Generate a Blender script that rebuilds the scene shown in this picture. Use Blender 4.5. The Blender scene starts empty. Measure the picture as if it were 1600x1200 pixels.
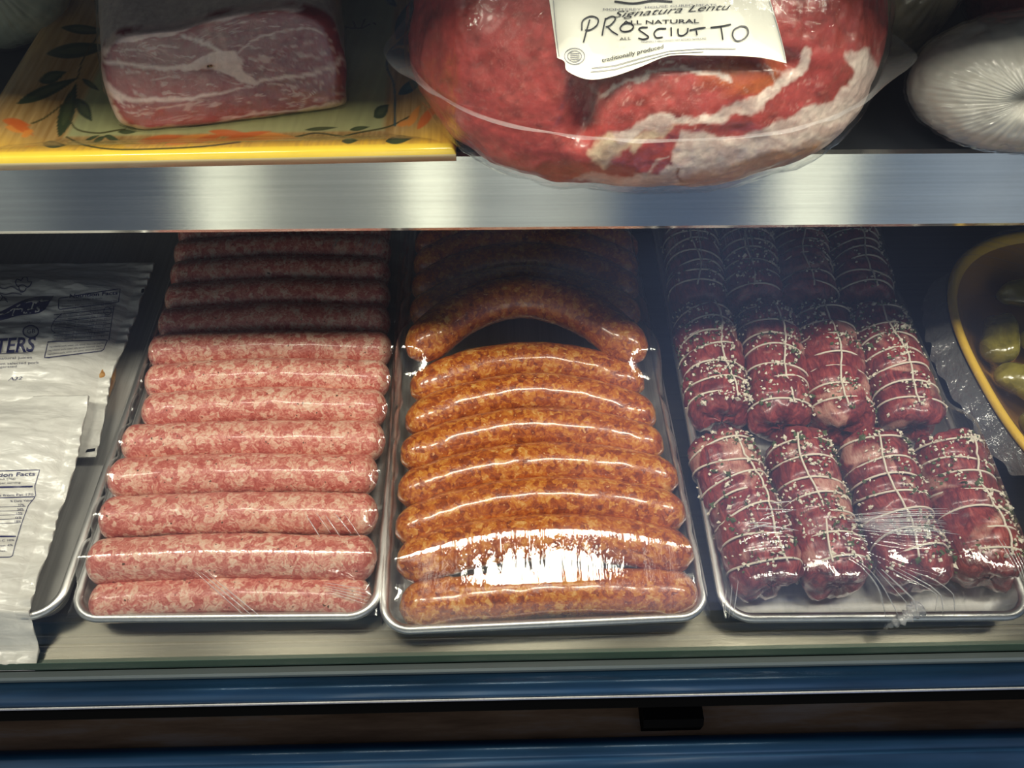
import bpy, bmesh, math, random
import numpy as np
from mathutils import Vector, Matrix

random.seed(7)
rng = np.random.default_rng(11)
S = bpy.context.scene
COL = S.collection

# ------------------------------------------------------------------ camera
F_PX = 1200.0
CAM = np.array([0.0, 0.0, 0.585])
_X = np.array([1, .0125, -.021]); _Y = np.array([-45, 1600, -1200.0])
_X /= np.linalg.norm(_X); _Y /= np.linalg.norm(_Y)
_Y -= _X * (_X @ _Y); _Y /= np.linalg.norm(_Y)
_Z = np.cross(_X, _Y)
RC = np.array([_X, _Y, _Z])
cam_data = bpy.data.cameras.new('camera')
cam_data.sensor_width = 36.0
cam_data.lens = 36.0 * F_PX / 1600.0
cam_data.clip_start = 0.01
cam = bpy.data.objects.new('camera', cam_data)
COL.objects.link(cam)
M4 = Matrix(RC.tolist()).to_4x4()
M4.translation = Vector(CAM.tolist())
cam.matrix_world = M4
S.camera = cam

# ------------------------------------------------------------------ view and light
S.view_settings.view_transform = 'Standard'
S.view_settings.look = 'None'
S.view_settings.gamma = 1.0
S.view_settings.use_curve_mapping = False
S.view_settings.exposure = 0.2
try:
    S.cycles.use_denoising = True
    S.cycles.max_bounces = 10
    S.cycles.transparent_max_bounces = 24
    S.cycles.caustics_reflective = False
    S.cycles.caustics_refractive = False
    S.cycles.sample_clamp_indirect = 4.0
except Exception:
    pass


def new_mat(name):
    m = bpy.data.materials.new(name)
    m.use_nodes = True
    nt = m.node_tree
    nt.nodes.clear()
    return m, nt


def nd(nt, kind, **props):
    n = nt.nodes.new(kind)
    for k, v in props.items():
        setattr(n, k, v)
    return n


def lk(nt, a, b):
    nt.links.new(a, b)


def ramp(nt, fac, stops, interp='LINEAR'):
    r = nd(nt, 'ShaderNodeValToRGB')
    r.color_ramp.interpolation = interp
    e = r.color_ramp.elements
    while len(e) > 1:
        e.remove(e[0])
    e[0].position = stops[0][0]; e[0].color = (*stops[0][1], 1)
    for p, c in stops[1:]:
        q = e.new(p); q.color = (*c, 1)
    lk(nt, fac, r.inputs[0])
    return r.outputs[0]


def math_n(nt, op, a, b=None, c=None):
    n = nd(nt, 'ShaderNodeMath', operation=op)
    for i, v in enumerate((a, b, c)):
        if v is None:
            continue
        if isinstance(v, (int, float)):
            n.inputs[i].default_value = v
        else:
            lk(nt, v, n.inputs[i])
    return n.outputs[0]


def mixc(nt, fac, a, b, mode='MIX'):
    n = nd(nt, 'ShaderNodeMix', data_type='RGBA', blend_type=mode)
    for s, v in ((n.inputs[0], fac), (n.inputs[6], a), (n.inputs[7], b)):
        if isinstance(v, (int, float)):
            s.default_value = v
        elif isinstance(v, tuple):
            s.default_value = (*v, 1)
        else:
            lk(nt, v, s)
    return n.outputs[2]


# store surroundings in front of the case: dim room, pale windows between dark gaps
W = bpy.data.worlds.new('store'); S.world = W
W.use_nodes = True
nt = W.node_tree; nt.nodes.clear()
wo = nd(nt, 'ShaderNodeOutputWorld'); wb = nd(nt, 'ShaderNodeBackground')
tc = nd(nt, 'ShaderNodeTexCoord'); sx = nd(nt, 'ShaderNodeSeparateXYZ')
lk(nt, tc.outputs['Generated'], sx.inputs[0])
az = math_n(nt, 'ARCTAN2', sx.outputs[0], math_n(nt, 'MULTIPLY', sx.outputs[1], -1.0))   # 0 = straight out of the case
azn = math_n(nt, 'MULTIPLY_ADD', az, 1 / (2 * math.pi), 0.5)
bands = ramp(nt, azn, [(0.0, (.05,) * 3), (.400, (.30, .30, .28)), (.414, (.25, .26, .25)), (.421, (.03, .04, .05)), (.440, (.06, .07, .085)), (.4455, (2.1, 1.95, 1.55)), (.451, (1.5, 1.4, 1.1)), (.456, (.42, .40, .34)),
                       (.470, (.36, .35, .31)), (.480, (.55, .52, .44)), (.4865, (2.8, 2.6, 2.05)), (.4915, (1.8, 1.65, 1.3)), (.495, (.40, .40, .36)), (.507, (.75, .72, .62)), (.519, (.60, .57, .48)), (.527, (.05, .09, .16)),
                       (.545, (.02, .04, .08)), (.553, (.06, .09, .14)), (.559, (2.1, 1.95, 1.55)), (.566, (1.6, 1.5, 1.2)), (.571, (.12, .16, .22)), (.59, (.40, .44, .52)), (.62, (.06, .08, .12)), (1.0, (.05,) * 3)])
elev = ramp(nt, math_n(nt, 'MULTIPLY_ADD', sx.outputs[2], 0.5, 0.5), [(0.0, (0,) * 3), (.42, (.0,) * 3), (.47, (1,) * 3), (.66, (1,) * 3), (.74, (.1,) * 3), (1.0, (.0,) * 3)])
wn = nd(nt, 'ShaderNodeTexNoise'); wn.inputs['Scale'].default_value = 3.0; wn.inputs['Detail'].default_value = 2.0
lk(nt, tc.outputs['Generated'], wn.inputs['Vector'])
amb = ramp(nt, wn.outputs[0], [(.35, (.05, .052, .066)), (.52, (.085, .09, .115)), (.68, (.12, .14, .21))])
# coat: blue glow added to the surroundings for a blue haze in the glass
bd = nd(nt, 'ShaderNodeVectorMath', operation='DOT_PRODUCT'); nz = nd(nt, 'ShaderNodeVectorMath', operation='NORMALIZE')
lk(nt, tc.outputs['Generated'], nz.inputs[0]); lk(nt, nz.outputs[0], bd.inputs[0])
bd.inputs[1].default_value = (.30, -.60, -.74)
coat = ramp(nt, math_n(nt, 'ADD', bd.outputs['Value'], math_n(nt, 'MULTIPLY_ADD', wn.outputs[0], .06, -.03)), [(.955, (0, 0, 0)), (.995, (.30, .40, .72))])
amb = mixc(nt, 1.0, amb, coat, 'ADD')
wcol = mixc(nt, 1.0, amb, mixc(nt, 1.0, bands, elev, 'MULTIPLY'), 'ADD')
lk(nt, wcol, wb.inputs[0]); wb.inputs[1].default_value = 1.0
lk(nt, wb.outputs[0], wo.inputs[0])

LAMP_Y, LAMP_Z = 0.258, 0.655
for lx in (-.66, -.315, .035, .38, .665):
    la = bpy.data.lights.new('case_lamp', 'AREA')
    la.shape = 'RECTANGLE'; la.size = .20; la.size_y = .065
    la.energy = 1.7; la.color = (1.0, .915, .76)
    lo = bpy.data.objects.new('case_lamp', la)
    lo.location = (lx, LAMP_Y, LAMP_Z)
    lo.rotation_euler = (math.radians(5), 0, 0)
    COL.objects.link(lo)


# ------------------------------------------------------------------ tracing helpers (a pixel's ray meets a real plane of the place)
def ray(px, py):
    return RC @ np.array([(px - 800) / F_PX, (600 - py) / F_PX, -1.0])


def P(px, py, z):
    d = ray(px, py)
    return CAM + d * ((z - CAM[2]) / d[2])


def on_plane(px, py, p0, n):
    d = ray(px, py)
    return CAM + d * (((p0 - CAM) @ n) / (d @ n))


def proj(V):
    c = (np.asarray(V, float) - CAM) @ RC
    return np.stack([800 + F_PX * c[:, 0] / -c[:, 2], 600 - F_PX * c[:, 1] / -c[:, 2]], 1)


# ------------------------------------------------------------------ numpy noise
def vnoise(V, scale, seed=0):
    p = np.asarray(V, float) * scale + seed * 17.31
    if p.shape[1] == 2:
        p = np.c_[p, np.zeros(len(p))]
    i = np.floor(p).astype(np.int64); f = p - i
    f = f * f * (3 - 2 * f)

    def h(a, b, c):
        n = (a * 374761393 + b * 668265263 + c * 2147483647 + seed * 974711) & 0xffffffff
        n = ((n ^ (n >> 13)) * 1274126177) & 0xffffffff
        return ((n ^ (n >> 16)) & 0xffff) / 65535.0
    r = 0
    for dx in (0, 1):
        for dy in (0, 1):
            for dz in (0, 1):
                w = (f[:, 0] if dx else 1 - f[:, 0]) * (f[:, 1] if dy else 1 - f[:, 1]) * (f[:, 2] if dz else 1 - f[:, 2])
                r = r + w * h(i[:, 0] + dx, i[:, 1] + dy, i[:, 2] + dz)
    return r


def fbm(V, scale, seed=0, octs=3):
    r = 0; a = 1.0; t = 0
    for k in range(octs):
        r = r + a * vnoise(V, scale * 2 ** k, seed + k); t += a; a *= .5
    return r / t


# ------------------------------------------------------------------ mesh helpers
def mesh_obj(name, V, faces, mats, parent=None, smooth=True, colors=None, fmat=None, origin=None):
    V = np.asarray(V, float)
    if origin is not None:
        V = V - np.asarray(origin)
    me = bpy.data.meshes.new(name)
    if isinstance(faces, np.ndarray):
        nf, k = faces.shape
        me.vertices.add(len(V)); me.vertices.foreach_set('co', V.astype(np.float32).ravel())
        me.loops.add(nf * k); me.loops.foreach_set('vertex_index', faces.astype(np.int32).ravel())
        me.polygons.add(nf); me.polygons.foreach_set('loop_start', np.arange(0, nf * k, k, dtype=np.int32))
        me.update(calc_edges=True)
    else:
        me.from_pydata(V.tolist(), [], faces)
    for m in (mats if isinstance(mats, (list, tuple)) else [mats]):
        me.materials.append(m)
    if fmat is not None:
        me.polygons.foreach_set('material_index', np.asarray(fmat, dtype=np.int32))
    if smooth:
        me.polygons.foreach_set('use_smooth', np.ones(len(me.polygons), dtype=bool))
    if colors is not None:
        ca = me.color_attributes.new('paint', 'FLOAT_COLOR', 'POINT')
        c4 = np.c_[np.asarray(colors), np.ones(len(V))].astype(np.float32)
        ca.data.foreach_set('color', c4.ravel())
    me.validate()
    o = bpy.data.objects.new(name, me)
    if origin is not None:
        o.location = tuple(float(a) for a in origin)
    COL.objects.link(o)
    if parent is not None:
        o.parent = parent
        if origin is None:
            o.location = tuple(-a for a in parent.location)
        else:
            o.location = tuple(float(a) - b for a, b in zip(origin, parent.location))
    return o


def empty(name, loc):
    o = bpy.data.objects.new(name, None)
    o.location = tuple(float(a) for a in loc)
    o.empty_display_size = .02
    COL.objects.link(o)
    return o


def tag(o, label=None, cat=None, group=None, kind=None):
    if label: o['label'] = label
    if cat: o['category'] = cat
    if group: o['group'] = group
    if kind: o['kind'] = kind
    return o


def grid_faces(nu, nv, closed_v=False):
    i, j = np.meshgrid(np.arange(nu - 1), np.arange(nv if closed_v else nv - 1), indexing='ij')
    j2 = (j + 1) % nv
    return np.stack([i * nv + j, (i + 1) * nv + j, (i + 1) * nv + j2, i * nv + j2], -1).reshape(-1, 4)


class MB:
    """collects shapes into one mesh, each shape with a material slot"""
    def __init__(s):
        s.V = []; s.F = []; s.M = []; s.n = 0

    def add(s, V, F, m=0):
        V = np.asarray(V, float)
        s.V.append(V)
        for f in F:
            s.F.append([int(a) + s.n for a in f]); s.M.append(m)
        s.n += len(V)

    def box(s, a, b, m=0):
        (x0, y0, z0), (x1, y1, z1) = a, b
        V = [(x0, y0, z0), (x1, y0, z0), (x1, y1, z0), (x0, y1, z0), (x0, y0, z1), (x1, y0, z1), (x1, y1, z1), (x0, y1, z1)]
        s.add(V, [(3, 2, 1, 0), (4, 5, 6, 7), (0, 1, 5, 4), (1, 2, 6, 5), (2, 3, 7, 6), (3, 0, 4, 7)], m)

    def tube(s, path, r, seg=8, m=0, closed=False):
        V, F = tube(path, r, seg, closed)
        s.add(V, F, m)

    def extrude_x(s, prof, x0, x1, m=0):
        n = len(prof)
        V = [(x0, p[0], p[1]) for p in prof] + [(x1, p[0], p[1]) for p in prof]
        F = [(i, (i + 1) % n, n + (i + 1) % n, n + i) for i in range(n)] + [tuple(range(n - 1, -1, -1)), tuple(range(n, 2 * n))]
        s.add(V, F, m)

    def build(s, name, mats, parent=None, smooth=False, origin=None):
        return mesh_obj(name, np.concatenate(s.V), s.F, mats, parent, smooth, None, s.M, origin)


def frames(path):
    path = np.asarray(path, float)
    T = np.gradient(path, axis=0)
    T /= np.linalg.norm(T, axis=1)[:, None] + 1e-12
    up = np.array([0, 0, 1.0])
    N = np.cross(up, T)
    bad = np.linalg.norm(N, axis=1) < 1e-4
    N[bad] = np.cross(np.array([1.0, 0, 0]), T[bad])
    N /= np.linalg.norm(N, axis=1)[:, None]
    B = np.cross(T, N)
    return T, N, B


def tube(path, r, seg=8, closed=False):
    path = np.asarray(path, float); n = len(path)
    if closed:
        ext = np.concatenate([path[-1:], path, path[:1]])
        T, N, B = [a[1:-1] for a in frames(ext)]
    else:
        T, N, B = frames(path)
    r = np.broadcast_to(np.asarray(r, float), (n,))
    a = np.linspace(0, 2 * math.pi, seg, endpoint=False)
    V = path[:, None] + r[:, None, None] * (np.cos(a)[None, :, None] * N[:, None] + np.sin(a)[None, :, None] * B[:, None])
    V = V.reshape(-1, 3)
    F = [(i * seg + j, i * seg + (j + 1) % seg, ((i + 1) % n) * seg + (j + 1) % seg, ((i + 1) % n) * seg + j)
         for i in range(n if closed else n - 1) for j in range(seg)]
    if not closed:
        F += [tuple(range(seg - 1, -1, -1)), tuple((n - 1) * seg + j for j in range(seg))]
    return V, F


def spline(pts, n):
    """Catmull-Rom through pts"""
    p = np.asarray(pts, float)
    p = np.concatenate([[2 * p[0] - p[1]], p, [2 * p[-1] - p[-2]]])
    k = len(p) - 3
    t = np.linspace(0, k - 1e-9, n); i = np.floor(t).astype(int); f = (t - i)[:, None]
    a, b, c, d = p[i], p[i + 1], p[i + 2], p[i + 3]
    return .5 * (2 * b + (c - a) * f + (2 * a - 5 * b + 4 * c - d) * f ** 2 + (3 * b - a - 3 * c + d) * f ** 3)


# ------------------------------------------------------------------ painting of patterns per vertex
def seg_dist(Q, pts):
    d = np.full(len(Q), 1e9); tt = np.zeros(len(Q))
    n = len(pts) - 1
    for i in range(n):
        a, b = np.asarray(pts[i], float), np.asarray(pts[i + 1], float)
        ab = b - a
        t = np.clip(((Q - a) @ ab) / (ab @ ab + 1e-12), 0, 1)
        e = np.linalg.norm(Q - a - t[:, None] * ab, axis=1)
        m = e < d
        d[m] = e[m]; tt[m] = (i + t[m]) / n
    return d, tt


def inside(Q, poly):
    poly = np.asarray(poly, float); r = np.zeros(len(Q), bool)
    for i in range(len(poly)):
        x0, y0 = poly[i - 1]; x1, y1 = poly[i]
        c = (y0 > Q[:, 1]) != (y1 > Q[:, 1])
        r ^= c & (Q[:, 0] < (x1 - x0) * (Q[:, 1] - y0) / (y1 - y0 + 1e-12) + x0)
    return r


def put(C, a, col):
    a = np.clip(a, 0, 1)[:, None]
    C[:] = C * (1 - a) + np.asarray(col) * a


def p_line(C, Q, pts, w, col, soft=1.5, op=1.0, taper=False):
    d, t = seg_dist(Q, pts)
    ww = w / 2 * (np.sin(np.pi * np.clip(t, .03, .97)) if taper else 1)
    put(C, op * np.clip((ww - d) / soft + .5, 0, 1), col)


def p_leaf(C, Q, a, b, w, col, soft=1.5, op=1.0):
    d, t = seg_dist(Q, [a, b])
    a = np.asarray(a, float); b = np.asarray(b, float)
    tr = ((Q - a) @ (b - a)) / ((b - a) @ (b - a))
    ww = np.where((tr > 0) & (tr < 1), w / 2 * np.sin(np.pi * np.clip(tr, 0, 1) ** .8), 0)
    put(C, op * np.clip((ww - d) / soft + .5, 0, 1) * (ww > 0), col)


def p_poly(C, Q, poly, col, soft=2, op=1.0):
    m = inside(Q, poly)
    d, _ = seg_dist(Q, list(poly) + [poly[0]])
    put(C, op * np.clip(np.where(m, d, -d) / soft + .5, 0, 1), col)


# ------------------------------------------------------------------ materials
def principled(name, col=(.5, .5, .5), rough=.5, metal=0.0, coat=0.0, spec=.5, sss=0.0):
    m, nt = new_mat(name)
    o = nd(nt, 'ShaderNodeOutputMaterial'); b = nd(nt, 'ShaderNodeBsdfPrincipled')
    b.inputs['Base Color'].default_value = (*col, 1)
    b.inputs['Roughness'].default_value = rough
    b.inputs['Metallic'].default_value = metal
    b.inputs['Coat Weight'].default_value = coat
    b.inputs['Coat Roughness'].default_value = .12
    b.inputs['Specular IOR Level'].default_value = spec
    if sss:
        b.inputs['Subsurface Weight'].default_value = sss
        b.inputs['Subsurface Radius'].default_value = (.006, .002, .0015)
        b.inputs['Subsurface Scale'].default_value = .6
    lk(nt, b.outputs[0], o.inputs[0])
    return m, nt, b


def coords(nt, scale=(1, 1, 1), kind='Object', rand=False):
    t = nd(nt, 'ShaderNodeTexCoord'); mp = nd(nt, 'ShaderNodeMapping')
    mp.inputs['Scale'].default_value = scale
    if kind == 'World':
        g = nd(nt, 'ShaderNodeNewGeometry'); lk(nt, g.outputs['Position'], mp.inputs[0])
    else:
        lk(nt, t.outputs[kind], mp.inputs[0])
    if rand:
        oi = nd(nt, 'ShaderNodeObjectInfo')
        v = nd(nt, 'ShaderNodeVectorMath', operation='SCALE'); v.inputs[0].default_value = (37, 23, 51)
        lk(nt, oi.outputs['Random'], v.inputs['Scale'])
        lk(nt, v.outputs[0], mp.inputs['Location'])
    return mp.outputs[0]


def noise(nt, vec, scale, detail=3, rough=.55, dist=0.0):
    n = nd(nt, 'ShaderNodeTexNoise')
    n.inputs['Scale'].default_value = scale; n.inputs['Detail'].default_value = detail
    n.inputs['Roughness'].default_value = rough; n.inputs['Distortion'].default_value = dist
    lk(nt, vec, n.inputs['Vector'])
    return n.outputs[0]


def bump(nt, b, h, dist=.001, strength=.5):
    n = nd(nt, 'ShaderNodeBump'); n.inputs['Distance'].default_value = dist; n.inputs['Strength'].default_value = strength
    lk(nt, h, n.inputs['Height']); lk(nt, n.outputs[0], b.inputs['Normal'])
    return n


def steel(name, col=(.62, .62, .6), rough=.3, axis=0, aniso=.75, scratch=.12):
    m, nt, b = principled(name, col, rough, 1.0)
    sc = [1, 1, 1]
    for k in range(3):
        sc[k] = 4 if k == axis else 900
    v = coords(nt, tuple(sc), 'World')
    n1 = noise(nt, v, 1.0, 3)
    v2 = coords(nt, (6, 6, 6), 'World')
    n2 = noise(nt, v2, 3.0, 4)
    rr = math_n(nt, 'ADD', math_n(nt, 'MULTIPLY_ADD', n1, scratch, rough - scratch / 2), math_n(nt, 'MULTIPLY_ADD', n2, .12, -.06))
    lk(nt, rr, b.inputs['Roughness'])
    lk(nt, mixc(nt, n1, tuple(c * .86 for c in col), tuple(min(1, c * 1.1) for c in col)), b.inputs['Base Color'])
    b.inputs['Anisotropic'].default_value = aniso
    tg = nd(nt, 'ShaderNodeCombineXYZ')
    for k, q in enumerate(((0, 1, .9), (1, 0, 0), (1, 0, 0))[axis]):
        tg.inputs[k].default_value = q
    lk(nt, tg.outputs[0], b.inputs['Tangent'])
    s3 = [260, 260, 260]; s3[axis] = 3
    n4 = noise(nt, coords(nt, tuple(s3), 'World'), 1.0, 4, .7)
    lk(nt, mixc(nt, 1.0, mixc(nt, n1, tuple(c * .86 for c in col), tuple(min(1, c * 1.1) for c in col)), ramp(nt, n4, [(.3, (.90,) * 3), (.7, (1.06,) * 3)]), 'MULTIPLY'), b.inputs['Base Color'])
    bump(nt, b, n1, .0002, .12)
    return m


def thin_fresnel(nt, f0, nrm=None):
    """how much a thin clear sheet reflects, the same from either side"""
    g = nd(nt, 'ShaderNodeNewGeometry')
    dt = nd(nt, 'ShaderNodeVectorMath', operation='DOT_PRODUCT')
    lk(nt, g.outputs['Incoming'], dt.inputs[0])
    lk(nt, nrm if nrm is not None else g.outputs['Normal'], dt.inputs[1])
    a = math_n(nt, 'SUBTRACT', 1.0, math_n(nt, 'MINIMUM', math_n(nt, 'ABSOLUTE', dt.outputs['Value']), 1.0))
    return math_n(nt, 'MULTIPLY_ADD', math_n(nt, 'POWER', a, 5.0), 1 - f0, f0)


def film(name, bump_scale=(700, 30, 700), bump_d=.0006, strength=.5, haze=.03, rough=.06, gain=1.0, low=(60, 40, 60), lowk=1.0, ior=1.45, haze_col=(.9, .9, .92)):
    """clear plastic sheet: lets everything through but for its gloss and a trace of haze"""
    m, nt = new_mat(name)
    o = nd(nt, 'ShaderNodeOutputMaterial')
    tr = nd(nt, 'ShaderNodeBsdfTransparent'); gl = nd(nt, 'ShaderNodeBsdfGlossy'); df = nd(nt, 'ShaderNodeBsdfDiffuse')
    tr.inputs[0].default_value = (.985, .985, .985, 1)
    gl.inputs['Roughness'].default_value = rough
    gl.inputs[0].default_value = (1, 1, 1, 1)
    df.inputs[0].default_value = (*haze_col, 1)
    bp = nd(nt, 'ShaderNodeBump'); bp.inputs['Distance'].default_value = bump_d; bp.inputs['Strength'].default_value = strength
    n1 = noise(nt, coords(nt, bump_scale), 1.0, 2)
    n2 = noise(nt, coords(nt, low), 1.0, 3, .55, .6)
    h = math_n(nt, 'MULTIPLY_ADD', n2, lowk * 3.0, n1)
    lk(nt, h, bp.inputs['Height'])
    for x in (gl, df):
        lk(nt, bp.outputs[0], x.inputs['Normal'])
    fac = math_n(nt, 'MINIMUM', math_n(nt, 'MULTIPLY', thin_fresnel(nt, .055, bp.outputs[0]), gain), 1.0)
    m1 = nd(nt, 'ShaderNodeMixShader'); m1.inputs[0].default_value = haze
    lk(nt, tr.outputs[0], m1.inputs[1]); lk(nt, df.outputs[0], m1.inputs[2])
    m2 = nd(nt, 'ShaderNodeMixShader'); lk(nt, fac, m2.inputs[0])
    lk(nt, m1.outputs[0], m2.inputs[1]); lk(nt, gl.outputs[0], m2.inputs[2])
    lk(nt, m2.outputs[0], o.inputs[0])
    return m


def painted(name, rough=.35, coat=.3, bscale=(150, 150, 150), bd=.0008, vary=.12, sss=0):
    m, nt, b = principled(name, rough=rough, coat=coat, sss=sss)
    a = nd(nt, 'ShaderNodeAttribute'); a.attribute_name = 'paint'
    n = noise(nt, coords(nt, bscale), 1.0, 4, .6, .4)
    f = ramp(nt, n, [(.3, (1 - vary * 1.6,) * 3), (.7, (1 + vary,) * 3)])
    lk(nt, mixc(nt, 1.0, a.outputs[0], f, 'MULTIPLY'), b.inputs['Base Color'])
    bump(nt, b, n, bd, .5)
    return m


M = {}
M['steel'] = steel('brushed_steel')
M['lip'] = steel('lip_steel', (.56, .56, .54), .16, 0, .97, .08)
M['deck'] = steel('deck_steel', (.17, .16, .13), .34, 0, .6, .3)
M['alu'] = steel('tray_aluminium', (.74, .73, .70), .46, 1, .3, .1)
M['alu_edge'] = steel('rim_aluminium', (.80, .80, .78), .38, 1, .2, .08)
for q_ in ('alu',):
    M[q_].node_tree.nodes['Principled BSDF'].inputs['Metallic'].default_value = .7
M['dark'] = principled('dark_shelf', (.025, .028, .033), .32)[0]
M['back'] = principled('case_lining', (.12, .12, .125), .5)[0]
m_, nt_, b_ = principled('blue_paint', (.018, .062, .13), .28, .35, .4)
n_ = noise(nt_, coords(nt_, (8, 60, 60), 'World'), 1.0, 4)
lk(nt_, ramp(nt_, n_, [(.3, (.016, .07, .15)), (.7, (.035, .14, .29))]), b_.inputs['Base Color'])
M['blue'] = m_
m_, nt_, b_ = principled('mottled_ledge', (.10, .065, .04), .5, .3)
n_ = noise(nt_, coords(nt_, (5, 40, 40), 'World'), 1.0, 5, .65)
lk(nt_, ramp(nt_, n_, [(.3, (.22, .13, .07)), (.5, (.48, .31, .18)), (.7, (.62, .54, .46))]), b_.inputs['Base Color'])  # ledge mottled from dark brown to grey
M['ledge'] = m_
M['black'] = principled('black_plastic', (.004, .004, .004), .9, spec=.1)[0]
M['seal'] = principled('grey_green_seal', (.30, .36, .34), .4, .3)[0]
M['channel'] = principled('olive_channel', (.06, .075, .055), .35, .5)[0]
M['glass_edge'] = principled('green_glass_edge', (.05, .10, .075), .08, 0, .5)[0]


def glass_mat():
    m, nt = new_mat('case_glass')
    o = nd(nt, 'ShaderNodeOutputMaterial'); tr = nd(nt, 'ShaderNodeBsdfTransparent'); gl = nd(nt, 'ShaderNodeBsdfGlossy')
    tr.inputs[0].default_value = (.965, .985, .975, 1); gl.inputs['Roughness'].default_value = .02
    mx = nd(nt, 'ShaderNodeMixShader'); lk(nt, thin_fresnel(nt, .035), mx.inputs[0])
    lk(nt, tr.outputs[0], mx.inputs[1]); lk(nt, gl.outputs[0], mx.inputs[2]); lk(nt, mx.outputs[0], o.inputs[0])
    return m


M['glass'] = glass_mat()


def meat_mat(name, stops, sc, bscale, bd, rough=.38, coat=.35, specks=None, dist=1.2):
    m, nt, b = principled(name, rough=rough, coat=coat)
    v = coords(nt, (1, 1, 1), 'Object', True)
    n1 = noise(nt, v, sc, 3, .6, dist)
    vo = nd(nt, 'ShaderNodeTexVoronoi'); vo.inputs['Scale'].default_value = sc * 1.15
    vd = nd(nt, 'ShaderNodeVectorMath', operation='ADD')
    nn = nd(nt, 'ShaderNodeTexNoise'); nn.inputs['Scale'].default_value = sc * 1.6; lk(nt, v, nn.inputs['Vector'])
    s2 = nd(nt, 'ShaderNodeVectorMath', operation='SCALE'); s2.inputs['Scale'].default_value = .9 / sc
    lk(nt, nn.outputs['Color'], s2.inputs[0]); lk(nt, v, vd.inputs[0]); lk(nt, s2.outputs[0], vd.inputs[1])
    lk(nt, vd.outputs[0], vo.inputs['Vector'])
    sp = nd(nt, 'ShaderNodeSeparateColor'); lk(nt, vo.outputs['Color'], sp.inputs[0])
    mix = math_n(nt, 'ADD', math_n(nt, 'MULTIPLY', n1, .76), math_n(nt, 'MULTIPLY', sp.outputs[0], .24))
    c = ramp(nt, mix, stops)
    if specks:
        n3 = noise(nt, v, specks[0], 1, .5)
        k = ramp(nt, n3, [(specks[1], (0, 0, 0)), (specks[1] + .03, (1, 1, 1))])
        c = mixc(nt, k, c, specks[2])
    lk(nt, c, b.inputs['Base Color'])
    bump(nt, b, math_n(nt, 'ADD', n1, noise(nt, v, bscale, 2)), bd, .5)
    return m


M['pink'] = meat_mat('raw_pork_sausage', [(.25, (.42, .075, .06)), (.41, (.57, .155, .12)), (.50, (.68, .26, .20)), (.59, (.79, .45, .33)), (.73, (.85, .61, .47))],
                     165, 420, .0012, .36, .35, (330, .72, (.12, .06, .03)), 2.2)
M['orange'] = meat_mat('spiced_sausage', [(.28, (.20, .034, .008)), (.42, (.39, .078, .011)), (.52, (.55, .145, .016)), (.62, (.68, .26, .035)), (.74, (.82, .47, .16))],
                       170, 420, .0010, .3, 1.0, (300, .7, (.78, .40, .16)))


def roll_mat():
    m, nt, b = principled('rolled_beef', rough=.33, coat=.4)
    v = coords(nt, (1, 1, 1), 'Object', True)
    v2 = nd(nt, 'ShaderNodeMapping'); v2.inputs['Scale'].default_value = (1, .3, 1); v2.inputs['Rotation'].default_value = (.2, .1, .5)
    lk(nt, v, v2.inputs[0])
    n1 = noise(nt, v2.outputs[0], 130, 4, .62, 1.6)
    n2 = noise(nt, v, 28, 2, .5, .8)
    n3 = noise(nt, v2.outputs[0], 420, 2, .5, 2)
    c = ramp(nt, math_n(nt, 'ADD', math_n(nt, 'MULTIPLY', n1, .75), math_n(nt, 'MULTIPLY', n3, .25)),
             [(.28, (.055, .007, .012)), (.45, (.17, .022, .026)), (.58, (.33, .055, .048)), (.72, (.50, .14, .12)), (.82, (.66, .34, .28))])
    fat = ramp(nt, n2, [(.58, (0, 0, 0)), (.66, (1, 1, 1))])
    fc = ramp(nt, n3, [(.3, (.52, .20, .16)), (.7, (.72, .46, .36))])
    lk(nt, mixc(nt, math_n(nt, 'MULTIPLY', fat, .8), c, fc), b.inputs['Base Color'])
    bump(nt, b, n1, .0015, .5)
    return m


M['roll'] = roll_mat()
M['twine'] = principled('cotton_twine', (.80, .72, .60), .8)[0]
M['cheese_bit'] = principled('white_seasoning', (.82, .76, .62), .6)[0]
M['herb_bit'] = principled('herb_flakes', (.07, .10, .03), .7)[0]
M['film_pink'] = film('film_on_pink', (500, 25, 500), .0005, .4, .006, .09, .9)
M['film_org'] = film('film_on_spiced', (650, 14, 650), .0004, .35, .006, .05, 1.45, (30, 25, 30), .4)
M['film_roll'] = film('film_on_rolls', (520, 22, 520), .0006, .5, .006, .06, 1.1)
M['film_bag'] = film('vacuum_bag', (90, 90, 90), .0012, .5, .004, .06, .65, (220, 160, 220), .4)
M['film_ball'] = film('wrap_on_ball', (140, 140, 140), .001, .6, .05, .1, 1.0)
M['white_bag'] = None


def bag_mat():
    m, nt, b = principled('white_pouch', (.78, .77, .74), .33, 0, .25)
    v = coords(nt, (1, 1, 1), 'World')
    n1 = noise(nt, coords(nt, (30, 90, 60), 'World'), 1.0, 3, .55, 1.0)
    n2 = noise(nt, v, 160, 2)
    lk(nt, ramp(nt, n1, [(.3, (.63, .62, .58)), (.7, (.75, .74, .69))]), b.inputs['Base Color'])
    bump(nt, b, math_n(nt, 'MULTIPLY_ADD', n2, .25, n1), .003, .45)
    return m


M['white_bag'] = bag_mat()
M['ink_navy'] = principled('navy_ink', (.020, .022, .10), .4)[0]
M['ink_black'] = principled('black_ink', (.015, .015, .02), .4)[0]
M['ink_grey'] = principled('grey_ink', (.16, .16, .2), .5)[0]
M['paper'] = principled('label_paper', (.72, .71, .62), .5)[0]

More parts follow.
